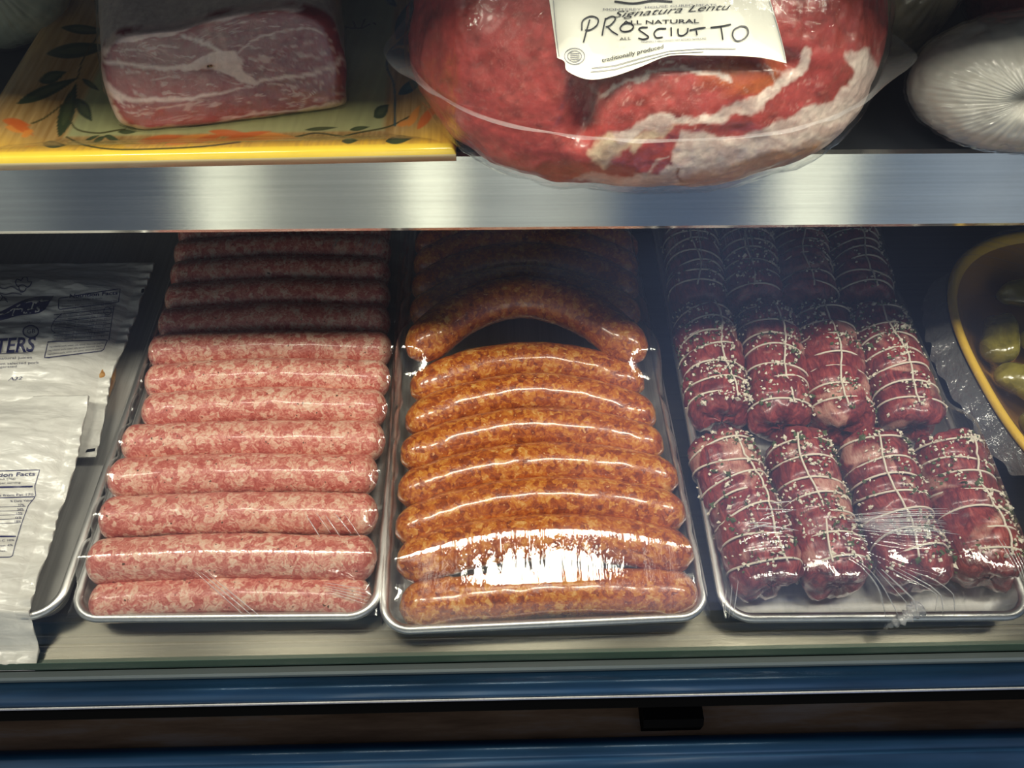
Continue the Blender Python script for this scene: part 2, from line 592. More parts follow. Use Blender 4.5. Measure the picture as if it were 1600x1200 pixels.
# ------------------------------------------------------------------ display case
XL, XR = -1.05, 1.05
ZS = .282                                   # top of the upper shelf
case = empty('display_case', (0, .45, 0))
tag(case, 'steel and dark blue refrigerated counter holding all the meat trays', 'display case', kind='structure')
b = MB(); b.extrude_x([(.187, 0), (.9, 0), (.9, -.015), (.187, -.015)], XL, XR); b.build('deck', M['deck'], case)
b = MB(); b.extrude_x([(.9, -.3), (.915, -.3), (.915, .8), (.9, .8)], XL, XR); b.build('back_panel', M['back'], case)
b = MB(); b.extrude_x([(.1, .80), (.915, .80), (.915, .83), (.1, .83)], XL, XR); b.build('top_panel', M['back'], case)
for s in (XL, XR):
    b = MB(); b.box((s - .01, .19, -.3), (s + .01, .915, .8)); b.build('end_panel', M['back'], case)
# glass seal strip, bumper moulding, recess and lower panel in front of the deck
b = MB(); b.extrude_x([(.187, .0005), (.187, -.015), (.1777, -.015), (.1777, .0005)], XL, XR); b.build('glass_channel', M['channel'], case)
b = MB(); b.extrude_x([(.1777, .0025), (.1777, -.012), (.1722, -.012), (.1720, .0008), (.1735, .0028)], XL, XR); b.build('rubber_seal', M['seal'], case)
arc = [(.1720, -.004), (.1690, -.0045), (.166, -.0035), (.163, -.0035), (.160, -.005), (.157, -.008), (.1558, -.0115), (.1565, -.016), (.160, -.022), (.168, -.03), (.1720, -.03)]
b = MB(); b.extrude_x(arc, XL, XR); b.build('bumper_moulding', M['blue'], case, True)
b = MB(); b.tube([(XL, .1552, -.0112), (XR, .1552, -.0112)], .0011, 10); b.build('moulding_edge_strip', M['alu_edge'], case)
b = MB(); b.extrude_x([(.1490, -.0195), (.1545, -.0145), (.165, -.031), (.152, -.031)], XL, XR); b.build('moulding_underside', M['black'], case)
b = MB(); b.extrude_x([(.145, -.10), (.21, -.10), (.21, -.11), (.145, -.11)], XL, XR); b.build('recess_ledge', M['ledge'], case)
b = MB(); b.extrude_x([(.21, -.015), (.22, -.015), (.22, -.11), (.21, -.11)], XL, XR); b.build('recess_back', M['black'], case)
lp = [(.145, -.094), (.1436, -.090), (.138, -.088), (.131, -.089), (.1295, -.092), (.1285, -.099), (.120, -.101), (.095, -.102), (.090, -.108), (.090, -.30), (.145, -.30)]
b = MB(); b.extrude_x(lp, XL, XR); b.build('lower_panel', M['blue'], case, True)
xa, xb = P(1003, 1130, -.09)[0], P(1096, 1130, -.09)[0]
b = MB(); b.extrude_x([(.150, -.0995), (.150, -.084), (.154, -.079), (.205, -.079), (.205, -.0995)], xa, xb); b.build('mounting_bracket', M['black'], case)
# front glass, leaning a little into the case
b = MB(); b.extrude_x([(.1785, .004), (.1825, .004), (.2105, .72), (.2065, .72)], XL, XR); g = b.build('front_glass', M['glass'], case)
b = MB(); b.extrude_x([(.1783, .0032), (.1827, .0032), (.1829, .0052), (.1784, .0052)], XL, XR); b.build('glass_edge', M['glass_edge'], case)

# upper shelf
shelf = empty('display_shelf', (0, .42, ZS))
tag(shelf, 'dark shelf with a brushed steel front lip above the meat trays', 'shelf')
b = MB(); b.extrude_x([(.412, ZS), (.86, ZS), (.86, ZS - .012), (.412, ZS - .012)], XL + .02, XR - .02); b.build('shelf_board', M['dark'], shelf)
lipp = [(.412, ZS + .0005), (.4085, ZS - .0005), (.3905, .2385), (.3915, .2355), (.3955, .2325), (.3985, .2318), (.3985, .2345), (.3955, .2365), (.4105, ZS - .004), (.412, ZS - .004)]
b = MB(); b.extrude_x(lipp, XL + .02, XR - .02); b.build('front_lip', M['lip'], shelf)
# second shelf further up, whose shade falls over the backs of the upper shelf's goods
top = empty('display_shelf', (0, .42, .512))
tag(top, 'topmost dark shelf of the case, over the hams', 'shelf', kind='structure')
b = MB(); b.extrude_x([(.324, .512), (.86, .512), (.86, .5), (.324, .5)], XL + .02, XR - .02); b.build('shelf_board', M['dark'], top)


# ------------------------------------------------------------------ sheet pans
def round_rect(w, l, r, n=8):
    """loop around a w x l rectangle with its front-left corner at 0,0"""
    out = []
    for cx, cy, a0 in ((w - r, r, -90), (w - r, l - r, 0), (r, l - r, 90), (r, r, 180)):
        for k in range(n + 1):
            a = math.radians(a0 + 90 * k / n)
            out.append((cx + r * math.cos(a), cy + r * math.sin(a)))
    return np.array(out)


class Pan:
    def __init__(s, A, B, length, label):
        s.A = np.array([A[0], A[1], 0]); d = np.array([B[0] - A[0], B[1] - A[1], 0])
        s.W = float(np.linalg.norm(d)); s.u = d / s.W; s.v = np.array([-s.u[1], s.u[0], 0]); s.L = length
        o = empty('sheet_pan', s.at(s.W / 2, s.L / 2, 0.0005)); s.o = o
        tag(o, label, 'tray', 'aluminium sheet pans on the case deck')
        # (inset, height) profile from the bottom centre over the rolled rim
        inner = [(.016, .0035), (.012, .0042), (.009, .0075), (.0076, .0215), (.0070, .0236)]
        bead = [(.0034 + .0036 * math.cos(a), .0236 + .0036 * math.sin(a)) for a in np.linspace(.3, 4.2, 12)]
        outer = [(.0066, .0200), (.0082, .006), (.012, .0018), (.018, .0012)]
        s.loops(inner, 'pan_well', M['alu'], True)
        s.loops([inner[-1]] + bead + [outer[0]], 'rolled_rim', M['alu_edge'], False)
        s.loops(outer, 'outer_wall', M['alu'], True)

    def at(s, a, b, z):
        return s.A + s.u * a + s.v * b + np.array([0, 0, z])

    def loops(s, prof, name, mat, cap):
        V = []; n = None
        for ins, z in prof:
            q = round_rect(s.W - 2 * ins, s.L - 2 * ins, max(.024 - ins, .006)) + ins
            n = len(q)
            V += [s.at(a, b, z) for a, b in q]
        F = []
        for i in range(len(prof) - 1):
            for j in range(n):
                F.append((i * n + j, (i + 1) * n + j, (i + 1) * n + (j + 1) % n, i * n + (j + 1) % n))
        if cap:
            k = 0 if name == 'pan_well' else (len(prof) - 1) * n
            F.append(tuple(k + j for j in range(n)))
        mesh_obj(name, V, F, mat, s.o)

    def ab(s, V):
        D = np.asarray(V) - s.A
        return D @ s.u, D @ s.v


def flat(p):
    return (p[0], p[1])


pan_pack = Pan((-.555, .2105), (-.3245, .2085), .60, 'aluminium sheet pan at the far left under the white printed pouches')
pan_pink = Pan(flat(P(100, 972, .025)), flat(P(594, 968, .025)), .60, 'aluminium sheet pan full of pale pink sausages')
pan_org = Pan(flat(P(590, 992, .025)), flat(P(1115, 968, .025)), .60, 'aluminium sheet pan full of orange spiced sausages')
pan_roll = Pan(flat(P(1128, 972, .025)), flat(P(1624, 968, .025)), .60, 'aluminium sheet pan holding the twine-tied beef rolls')


# ------------------------------------------------------------------ sausages
def sausage(path, r, mat, seed, rings=56, seg=26, flat_end=.1, lump=.0009):
    path = spline(path, rings)
    t = np.linspace(-1, 1, rings)
    rr = r * (1 - np.abs(t) ** 7) ** .5
    L = np.linalg.norm(np.diff(path, axis=0), axis=1).sum()
    e = (1 - np.abs(t)) * L / 2                     # distance to the end
    rr = r * np.sqrt(np.clip(1 - (1 - np.clip(e / (r * 1.35), 0, 1)) ** 2, 0.01, 1))
    rr = rr * (1 + .05 * (vnoise(np.c_[t * 3, t * 0], 1.0, seed) - .5))
    V, F = tube(path, rr, seg)
    c = np.repeat(path, seg, axis=0); d = V - c; d /= np.linalg.norm(d, axis=1)[:, None] + 1e-9
    V = V + d * (lump * 2 * (fbm(V, 90, seed, 2) - .5) + .0009 * (fbm(V, 420, seed + 3, 1) - .5))[:, None]
    return V, F


ORD = ['first', 'second', 'third', 'fourth', 'fifth', 'sixth', 'seventh', 'eighth', 'ninth', 'tenth', 'eleventh', 'twelfth', 'thirteenth', 'fourteenth', 'fifteenth']
pink_rows = [(936, 140, 583, -4), (873, 137, 591, 0), (806, 156, 593, 0), (744, 170, 593, 0), (691, 191, 604, 0), (640, 222, 607, 0), (594, 227, 612, 0),
             (548, 232, 615, 0), (505, 248, 612, 0), (466, 258, 612, 0), (430, 266, 612, 0), (396, 272, 613, 0), (364, 278, 613, 0)]
obst_pink = []
for i, (yc, xl, xr, dz) in enumerate(pink_rows):
    r = .0173
    zc = .0045 + r + (.0095 if i else -.003) + random.uniform(0, .0012)
    a, c = P(xl, yc + 6, zc), P(xr, yc - 1, zc)
    m = P((xl + xr) / 2, yc - 4, zc)
    ax = (c - a) / np.linalg.norm(c - a)
    a = a + ax * .001; c = c - ax * .001
    pts = [a, a * .7 + m * .3 + [0, .001 * random.uniform(0, 1), 0], m + [0, random.uniform(-.0008, .0008), 0], c * .7 + m * .3, c]
    if i == 0:
        r = .0150
    V, F = sausage(pts, r, None, 20 + i)
    o = mesh_obj('pink_sausage', V, F, M['pink'], origin=m)
    tag(o, f'pale pink raw sausage, {ORD[i]} from the front of its pan', 'sausage', 'pale pink sausages in the second pan from the left')
    obst_pink.append((spline(pts, 40), r + .0006))

org_rows = [((624, 951), (850, 928), (1092, 930)), ((620, 888), (845, 852), (1084, 872)), ((618, 836), (840, 792), (1072, 810)), ((622, 778), (832, 738), (1060, 755)),
            ((627, 722), (826, 686), (1037, 704)), ((635, 670), (825, 633), (1024, 660)), ((643, 618), (822, 582), (1006, 608)), ((640, 556), (820, 486), (1006, 560)),
            ((643, 500), (820, 447), (998, 502)), ((646, 460), (820, 412), (996, 462)), ((648, 424), (820, 384), (996, 428)), ((650, 392), (820, 356), (996, 396))]
obst_org = []
for i, (l, mm, rr_) in enumerate(org_rows):
    r = .0182 if i != 7 else .0205
    lift = .020 if i == 7 else (.006 if i == 8 else 0)
    zc = .0045 + r + lift
    zc += .0075 if i else -.0015
    mm = (mm[0], mm[1] - (13, 13, 13, 13, 17, 19, 18, 22, 4, 6, 6, 6)[i] * (0 if i == 0 else 1))
    a, m, c = P(*l, zc - (.004 if i == 7 else 0)), P(*mm, zc), P(*rr_, zc - (.004 if i == 7 else 0))
    ax = (c - a) / np.linalg.norm(c - a)
    pts = [a, a * .55 + m * .45 + np.array([0, .35, 0]) * abs(m[1] - (a[1] + c[1]) / 2) * .75, m, c * .55 + m * .45 + np.array([0, .35, 0]) * abs(m[1] - (a[1] + c[1]) / 2) * .75, c]
    V, F = sausage(pts, r, None, 60 + i)
    o = mesh_obj('spiced_sausage', V, F, M['orange'], origin=m)
    lab = f'orange spiced sausage, {ORD[i]} from the front of its pan'
    if i == 7:
        lab = 'thick arched orange sausage lying raised, eighth from the front of its pan'
    tag(o, lab, 'sausage', 'orange spiced sausages in the middle pan')
    obst_org.append((spline(pts, 40), r + .0006))

# ------------------------------------------------------------------ tied beef rolls
rolls = [  # front end px, back end px, radius, row, place
    ((1196, 893), (1128, 708), .0285, 'front row', 0), ((1303, 893), (1247, 708), .0280, 'front row', 1), ((1428, 888), (1362, 706), .0285, 'front row', 2), ((1538, 880), (1480, 708), .0285, 'front row', 3),
    ((1124, 640), (1098, 505), .0285, 'middle row', 0), ((1216, 650), (1196, 505), .0285, 'middle row', 1), ((1312, 655), (1282, 505), .0285, 'middle row', 2), ((1422, 652), (1366, 505), .0285, 'middle row', 3),
    ((1090, 470), (1078, 372), .0285, 'back row', 0), ((1178, 470), (1162, 372), .0285, 'back row', 1), ((1262, 470), (1246, 372), .0285, 'back row', 2), ((1348, 470), (1326, 372), .0285, 'back row', 3)]
obst_roll = []
POS = ['leftmost', 'second from the left', 'third from the left', 'rightmost']
oct_v = np.array([(1, 0, 0), (-1, 0, 0), (0, 1, 0), (0, -1, 0), (0, 0, 1), (0, 0, -1)], float)
oct_f = [(0, 2, 4), (2, 1, 4), (1, 3, 4), (3, 0, 4), (2, 0, 5), (1, 2, 5), (3, 1, 5), (0, 3, 5)]
for i, (fp, bp_, r, row, k) in enumerate(rolls):
    zc = .0045 + r
    a, c = P(*fp, zc), P(*bp_, zc)
    T = (c - a) / np.linalg.norm(c - a)
    a2, c2 = a - T * .010, c + T * .010
    L = np.linalg.norm(c2 - a2)
    n, seg = 64, 40
    path = spline([a2, a2 * .66 + c2 * .34 + rng.normal(0, .0008, 3), a2 * .33 + c2 * .67 + rng.normal(0, .0008, 3), c2], n)
    t = np.linspace(0, 1, n)
    ties = np.sort(np.linspace(.11, .91, 7) + rng.uniform(-.022, .022, 7))
    e = np.minimum(t, 1 - t) * L
    rad = r * (.80 + .20 * np.clip(e / .012, 0, 1) ** .5)
    for q in ties:
        rad = rad * (1 - .055 * np.exp(-((t - q) * L / .0028) ** 2))
    V, F = tube(path, rad, seg)
    cc = np.repeat(path, seg, axis=0); d = V - cc; d /= np.linalg.norm(d, axis=1)[:, None] + 1e-9
    edge = np.repeat(1 - np.clip(e / .012, 0, 1), seg)
    amp = .0075 * (fbm(V, 45, 90 + i, 2) - .5) + .0030 * (fbm(V, 190, 130 + i, 2) - .5)
    V = V + d * amp[:, None] + edge[:, None] * T * (.020 * (fbm(V, 70, 170 + i, 2) - .5))[:, None]
    # end faces: rolled-in rings instead of a flat cap
    F = F[:-2]
    for base, sgn, at_ in ((0, -1, path[0]), ((n - 1) * seg, 1, path[-1])):
        last = np.arange(base, base + seg)
        for q, (sc, push) in enumerate(((.82, .003), (.55, .0035), (.28, .001), (.04, .002))):
            ring = at_ + (V[base:base + seg] - at_) * sc + T * sgn * push + rng.normal(0, .0006, (seg, 3))
            st = len(V); V = np.concatenate([V, ring])
            for j in range(seg):
                j2 = (j + 1) % seg
                f = (last[j], last[j2], st + j2, st + j)
                F.append(tuple(int(x) for x in (f[::-1] if sgn < 0 else f)))
            last = np.arange(st, st + seg)
    mid = (a + c) / 2
    o = mesh_obj('beef_roll', V, F, M['roll'], origin=mid)
    tag(o, f'dark red twine-tied beef roll, {POS[k]} in the {row} of its pan', 'meat roll', 'tied beef rolls in the pan on the right')
    Tm, Nn, Bb = frames(path)
    tw = MB()
    for q in ties:
        j = q * (n - 1); j0 = int(j)
        ang = np.linspace(0, 2 * math.pi, 36, endpoint=False)
        tilt = rng.uniform(-.12, .12); ph = rng.uniform(0, 6)
        pr = path[j0] + (Nn[j0] * np.cos(ang)[:, None] + Bb[j0] * np.sin(ang)[:, None]) * (rad[j0] * .985 + .0012 + .0006 * np.sin(ang * 3 + ph)[:, None]) \
            + T * ((tilt * r * np.cos(ang + ph * .2) + .0012 * np.sin(ang * 2 + ph))[:, None])
        tw.tube(pr, .0009, 6, 0, True)
    th = rng.uniform(1.2, 1.9)
    lp_ = path[3:-3] + (Nn[3:-3] * math.cos(th) + Bb[3:-3] * math.sin(th)) * (rad[3:-3, None] + .0012) + Nn[3:-3] * (.003 * np.sin(t[3:-3] * 9 + i))[:, None]
    tw.tube(lp_, .00085, 6)
    tw.build('twine_netting', M['twine'], o, True)
    sb = MB()
    nb = 620 if i < 8 else 260
    dens = rng.uniform(.6, 1.25)
    for q in range(int(nb * dens)):
        j = rng.integers(2, n - 2); ang = rng.normal(math.pi / 2, .75)
        nn = Nn[j] * math.cos(ang) + Bb[j] * math.sin(ang)
        pos = path[j] + nn * (rad[j] + .0010 + .0008 * rng.uniform()) + T * rng.uniform(-.001, .001)
        if vnoise(pos[None], 60, 5)[0] < .40:
            continue
        green = rng.uniform() < .38
        s = rng.uniform(.0007, .0016) if not green else rng.uniform(.0008, .0018)
        if rng.uniform() < .07:
            s *= 1.7
        A = rng.normal(0, 1, (3, 3)); Q_, _ = np.linalg.qr(A)
        s *= 1.3
        sc = np.array([1, rng.uniform(.5, 1), rng.uniform(.35, .8) if not green else .25]) * s
        sb.add((oct_v * sc) @ Q_.T + pos, oct_f, 1 if green else 0)
    so = sb.build('seasoning', [M['cheese_bit'], M['herb_bit']], o)
    so['kind'] = 'stuff'; so['label'] = 'white and green seasoning crumbs'
    obst_roll.append((np.linspace(a2 , c2, 40), r + .0032))


# ------------------------------------------------------------------ stretched film over the pans
def film_sheet(pan, obst, mat, label, step=.0015, iters=900, creases=(), sag=0.0, vlen=.47, wr=.0003, soft=0, seed=0):
    nu = int((pan.W - .004) / step) + 1; nv = int(vlen / step) + 1
    us = np.linspace(.002, pan.W - .002, nu); vs = np.linspace(.002, vlen, nv)
    U, Vv = np.meshgrid(us, vs, indexing='ij')
    XY = pan.A[None, None] + U[..., None] * pan.u + Vv[..., None] * pan.v
    H = np.full((nu, nv), .006)
    for pts, r in obst:
        pts = np.asarray(pts)
        pu, pv = pan.ab(pts)
        um = (us > pu.min() - r) & (us < pu.max() + r); vm = (vs > pv.min() - r) & (vs < pv.max() + r)
        if not um.any() or not vm.any():
            continue
        iu, iv = np.where(um)[0], np.where(vm)[0]
        su = U[iu[0]:iu[-1] + 1, iv[0]:iv[-1] + 1]; sv = Vv[iu[0]:iu[-1] + 1, iv[0]:iv[-1] + 1]
        best = np.full(su.shape, -1.0)
        for k in range(len(pts)):
            d2 = (su - pu[k]) ** 2 + (sv - pv[k]) ** 2
            best = np.maximum(best, np.where(d2 < r * r, pts[k, 2] + np.sqrt(np.maximum(r * r - d2, 0)), -1))
        H[iu[0]:iu[-1] + 1, iv[0]:iv[-1] + 1] = np.maximum(H[iu[0]:iu[-1] + 1, iv[0]:iv[-1] + 1], best)
    H = H + .0006
    rim = .0278
    edge = np.minimum.reduce([U - .002, pan.W - .002 - U, Vv - .002])
    H = np.where(edge < .004, np.minimum(H, rim + .0005), H)
    Fz = np.maximum(H, rim)
    Fz[0, :] = rim; Fz[-1, :] = rim; Fz[:, 0] = rim
    ker = lambda Z: .25 * (np.pad(Z, ((1, 1), (0, 0)), 'edge')[:-2] + np.pad(Z, ((1, 1), (0, 0)), 'edge')[2:] + np.pad(Z, ((0, 0), (1, 1)), 'edge')[:, :-2] + np.pad(Z, ((0, 0), (1, 1)), 'edge')[:, 2:])
    for k in range(iters):
        Fz = np.maximum(ker(Fz) - sag, H)
        Fz[0, :] = rim; Fz[-1, :] = rim; Fz[:, 0] = rim
    if soft:
        G = Fz.copy()
        for k in range(soft):
            G = ker(G); G[0, :] = rim; G[-1, :] = rim; G[:, 0] = rim
        Fz = G + np.maximum(0, (Fz - G).max() * .55) * np.clip(edge / .012, 0, 1)
    free = np.clip((Fz - H) / .002, 0, 1)
    pts2 = np.c_[U.ravel(), Vv.ravel()]
    ed = np.clip(edge / .01, 0, 1)
    w = (fbm(pts2 * [260, 22], 1.0, seed, 2).reshape(nu, nv) - .5)
    Fz = Fz + wr * w * ed * (.35 + .65 * free)
    for (a, b, wid, h) in creases:
        d, t = seg_dist(pts2, [a, b])
        Fz = Fz + (h * np.exp(-(d / wid) ** 2) * np.sin(np.pi * np.clip(t, .02, .98)) ** .5).reshape(nu, nv)
    Vx = XY.copy(); Vx[..., 2] = Fz
    org = pan.at(pan.W / 2, vlen / 2, .03)
    o = mesh_obj('plastic_wrap', Vx.reshape(-1, 3), grid_faces(nu, nv), mat, origin=org)
    tag(o, label, 'plastic wrap', 'clear film stretched over the pans')
    return o, (us, vs, Fz)


def pan_px(pan, px, py, z=.045):
    q = P(px, py, z)
    a, b = pan.ab(q[None])
    return (float(a[0]), float(b[0]))


cr = []
for k in range(9):
    x0 = 1405 + k * 7 + random.uniform(-4, 4); y0 = 872 + random.uniform(-10, 10)
    cr.append((pan_px(pan_roll, 1300 + k * 9, 868 + random.uniform(-8, 8), .055), pan_px(pan_roll, 1400 + k * 14, 958 + random.uniform(-4, 4), .03), .0011, .0011))
for k in range(16):
    y0 = 806 + k * 3.6
    cr.append((pan_px(pan_roll, 1318 + random.uniform(-5, 5), 826 + (k - 8) * 1.4, .062), pan_px(pan_roll, 1486 + random.uniform(-25, 8), y0, .062), .0010, .0010))
for k in range(8):
    cr.append((pan_px(pan_roll, 1160 + random.uniform(-6, 6), 830 + k * 4, .058), pan_px(pan_roll, 1235 + random.uniform(-6, 6), 795 + k * 9, .058), .0012, .0010))
crp = []
for k in range(4):
    crp.append((pan_px(pan_pink, 300 + k * 9, 885 + k * 4, .04), pan_px(pan_pink, 385 + k * 8, 952 + k, .03), .001, .0009))
for k in range(5):
    crp.append((pan_px(pan_pink, 480 + k * 14, 800, .042), pan_px(pan_pink, 505 + k * 14, 842, .042), .0011, .0010))
    crp.append((pan_px(pan_pink, 500 + k * 10, 903, .03), pan_px(pan_pink, 578, 915 + k * 6, .03), .001, .0008))
cro = []
for k in range(16):
    x0 = 930 + k * 9 + random.uniform(-4, 4); y0 = random.uniform(600, 780)
    cro.append((pan_px(pan_org, x0, y0, .045), pan_px(pan_org, x0 + random.uniform(8, 26), y0 + random.uniform(70, 190), .045), .0009, random.uniform(.0005, .0009)))
for k in range(8):
    x0 = 690 + k * 22; cro.append((pan_px(pan_org, x0, 800, .045), pan_px(pan_org, x0 + 3, 900, .04), .0012, .0006))
f_pink, h_pink = film_sheet(pan_pink, obst_pink, M['film_pink'], 'clear plastic wrap stretched over the pan of pale pink sausages', creases=crp, wr=.0005, seed=1)
film_sheet(pan_org, obst_org, M['film_org'], 'clear plastic wrap with bright glare over the pan of orange sausages', soft=16, step=.0012, wr=.0004, creases=cro, seed=2)
f_roll, h_roll = film_sheet(pan_roll, obst_roll, M['film_roll'], 'clear creased plastic wrap stretched over the pan of tied beef rolls', step=.0010, iters=1400, creases=cr, wr=.0006, seed=3)
M['fold'] = film('gathered_film', (400, 400, 400), .0005, .4, .27, .10, 1.6)  # strong haze whitens the folds in place of glare on the creases


def folds(pan, sheet, hh, lines, z0=.05):
    """gathers where the film is doubled: fine ridges, their haze standing in for glare streaks"""
    us, vs, Fz = hh
    for (p0, p1, rad) in lines:
        n = 18; t = np.linspace(0, 1, n)
        q = np.array([P(p0[0] + (p1[0] - p0[0]) * k, p0[1] + (p1[1] - p0[1]) * k, z0) for k in t])
        A_, B_ = pan.ab(q)
        A_ = np.clip(A_, us[0], us[-1]); B_ = np.clip(B_, vs[0], vs[-1])
        iu = np.clip(np.searchsorted(us, A_), 0, len(us) - 1); iv = np.clip(np.searchsorted(vs, B_), 0, len(vs) - 1)
        path = np.array([pan.at(x, y, Fz[i, j] + .0003) for x, y, i, j in zip(A_, B_, iu, iv)])
        for _ in range(120):                    # taut: bridges the hollows between the rolls
            path[1:-1, 2] = np.maximum(path[1:-1, 2], .5 * (path[:-2, 2] + path[2:, 2]))
        if np.linalg.norm(path[-1] - path[0]) < .004:
            continue
        V, F = tube(path, rad * np.sin(np.pi * np.clip(t, .06, .94)) ** .6, 6)
        mesh_obj('fold_crease', V, F, M['fold'], sheet)


U_ = random.uniform
ln = []
for k in range(7):
    ln.append(((1330 + k * 12 + U_(-4, 4), 893 + U_(-4, 6)), (1404 + k * 19 + U_(-5, 5), 955 + U_(-6, 4)), U_(.0003, .0007)))
for k in range(15):
    y = 808 + k * 3.5
    ln.append(((1316 + U_(-6, 26), 828 + (k - 7) * 1.6), (1478 + U_(-40, 12), y + U_(-2, 2)), U_(.0003, .0006)))
for k in range(9):
    ln.append(((1158 + U_(0, 50), 800 + k * 5), (1180 + U_(0, 60), 806 + k * 5 + U_(-14, 4)), U_(.0004, .0008)))
for k in range(22):
    x = 1042 + U_(0, 165); ln.append(((x, 372), (x + U_(2, 10), 388 + U_(0, 55)), U_(.0003, .0005)))
for k in range(4):
    x = 1150 + k * 6; ln.append(((x - 14, 905), (x - 12 + U_(-3, 3), 950), .0004))
for k in range(5):
    ln.append(((1540 + k * 10, 850 + k * 8), (1572 + k * 10, 905 + k * 9), .0004))
folds(pan_roll, f_roll, h_roll, ln)
ln = []
for k in range(10):
    x = 498 + U_(0, 90); ln.append(((x + 8, 372), (x, 386 + U_(0, 20)), U_(.0003, .0005)))
for k in range(3):
    ln.append(((298 + k * 12, 886 + k * 3), (378 + k * 12, 952), U_(.0003, .0005)))
for k in range(5):
    ln.append(((478 + k * 15, 802 + U_(-4, 4)), (500 + k * 16, 838 + U_(-6, 6)), U_(.0003, .0006)))
    ln.append(((500 + U_(-8, 8), 902 + k * 3), (574, 912 + k * 5), U_(.0003, .0004)))
folds(pan_pink, f_pink, h_pink, ln)
# a pulled tail of film lying over the front rim of the beef pan
tail = [P(1436, 948, .033), P(1424, 958, .032), P(1410, 968, .029), P(1396, 974, .022), P(1384, 979, .012)]
V, F = tube(spline(tail, 24), np.linspace(.0055, .0016, 24) * (1 + .35 * np.sin(np.arange(24) * 1.7)), 12)
mesh_obj('pulled_tail', V, F, M['fold'], f_roll)


# ------------------------------------------------------------------ printing: text and line work laid onto a surface
def text_mesh(txt, shear=0.0, bold=0.0, space=1.0):
    cu = bpy.data.curves.new('t', 'FONT')
    cu.body = txt; cu.shear = shear; cu.offset = bold; cu.space_character = space
    cu.resolution_u = 3; cu.fill_mode = 'FRONT'
    o = bpy.data.objects.new('t', cu); COL.objects.link(o)
    dg = bpy.context.evaluated_depsgraph_get(); dg.update()
    me = bpy.data.meshes.new_from_object(o.evaluated_get(dg))
    V = np.array([v.co[:2] for v in me.vertices]) if len(me.vertices) else np.zeros((0, 2))
    F = [list(p.vertices) for p in me.polygons]
    bpy.data.objects.remove(o); bpy.data.curves.remove(cu); bpy.data.meshes.remove(me)
    return V, F


class Print:
    """collects flat print in traced coordinates; lay() puts each point on the surface"""
    def __init__(s, lay):
        s.lay = lay; s.mb = MB()

    def text(s, txt, x, y, h, ang=0, m=0, width=None, shear=0., bold=0., right=False, lean=(0, -1)):
        V, F = text_mesh(txt, shear, bold)
        if not len(V):
            return
        V = V - [V[:, 0].min(), 0]
        k = h / .70
        w = V[:, 0].max()
        kx = k if width is None else width / w
        a = math.radians(ang)
        ex = np.array([math.cos(a), math.sin(a)]) * kx
        ey = np.array(lean, float) * k
        if right:
            V = V - [w, 0]
        Q = np.array([x, y]) + V[:, :1] * ex + V[:, 1:] * ey
        s.mb.add(s.lay(Q), F, m)

    def line(s, pts, w, m=0, n=None, closed=False):
        pts = np.asarray(pts, float)
        if closed:
            pts = np.concatenate([pts, pts[:1]])
        n = n or max(2, int(np.linalg.norm(np.diff(pts, axis=0), axis=1).sum() / 5))
        # even resampling
        seg = np.linalg.norm(np.diff(pts, axis=0), axis=1); cum = np.r_[0, np.cumsum(seg)]
        tt = np.linspace(0, cum[-1], max(n, len(pts) * 2))
        q = np.c_[np.interp(tt, cum, pts[:, 0]), np.interp(tt, cum, pts[:, 1])]
        T = np.gradient(q, axis=0); T /= np.linalg.norm(T, axis=1)[:, None] + 1e-9
        N = np.c_[-T[:, 1], T[:, 0]] * w / 2
        V = np.concatenate([q + N, q - N]); k = len(q)
        s.mb.add(s.lay(V), [(i, i + 1, k + i + 1, k + i) for i in range(k - 1)], m)

    def curve(s, pts, w, m=0, n=30):
        s.line(spline(pts, n), w, m, n)

    def poly(s, pts, m=0, rows=6):
        """strip between an upper and a lower edge with the same number of points"""
        up, lo = [spline(p, 16) for p in pts]
        Q = np.concatenate([up * (1 - t) + lo * t for t in np.linspace(0, 1, rows)])
        s.mb.add(s.lay(Q), grid_faces(rows, 16), m)

    def build(s, name, mats, parent):
        return s.mb.build(name, mats, parent)


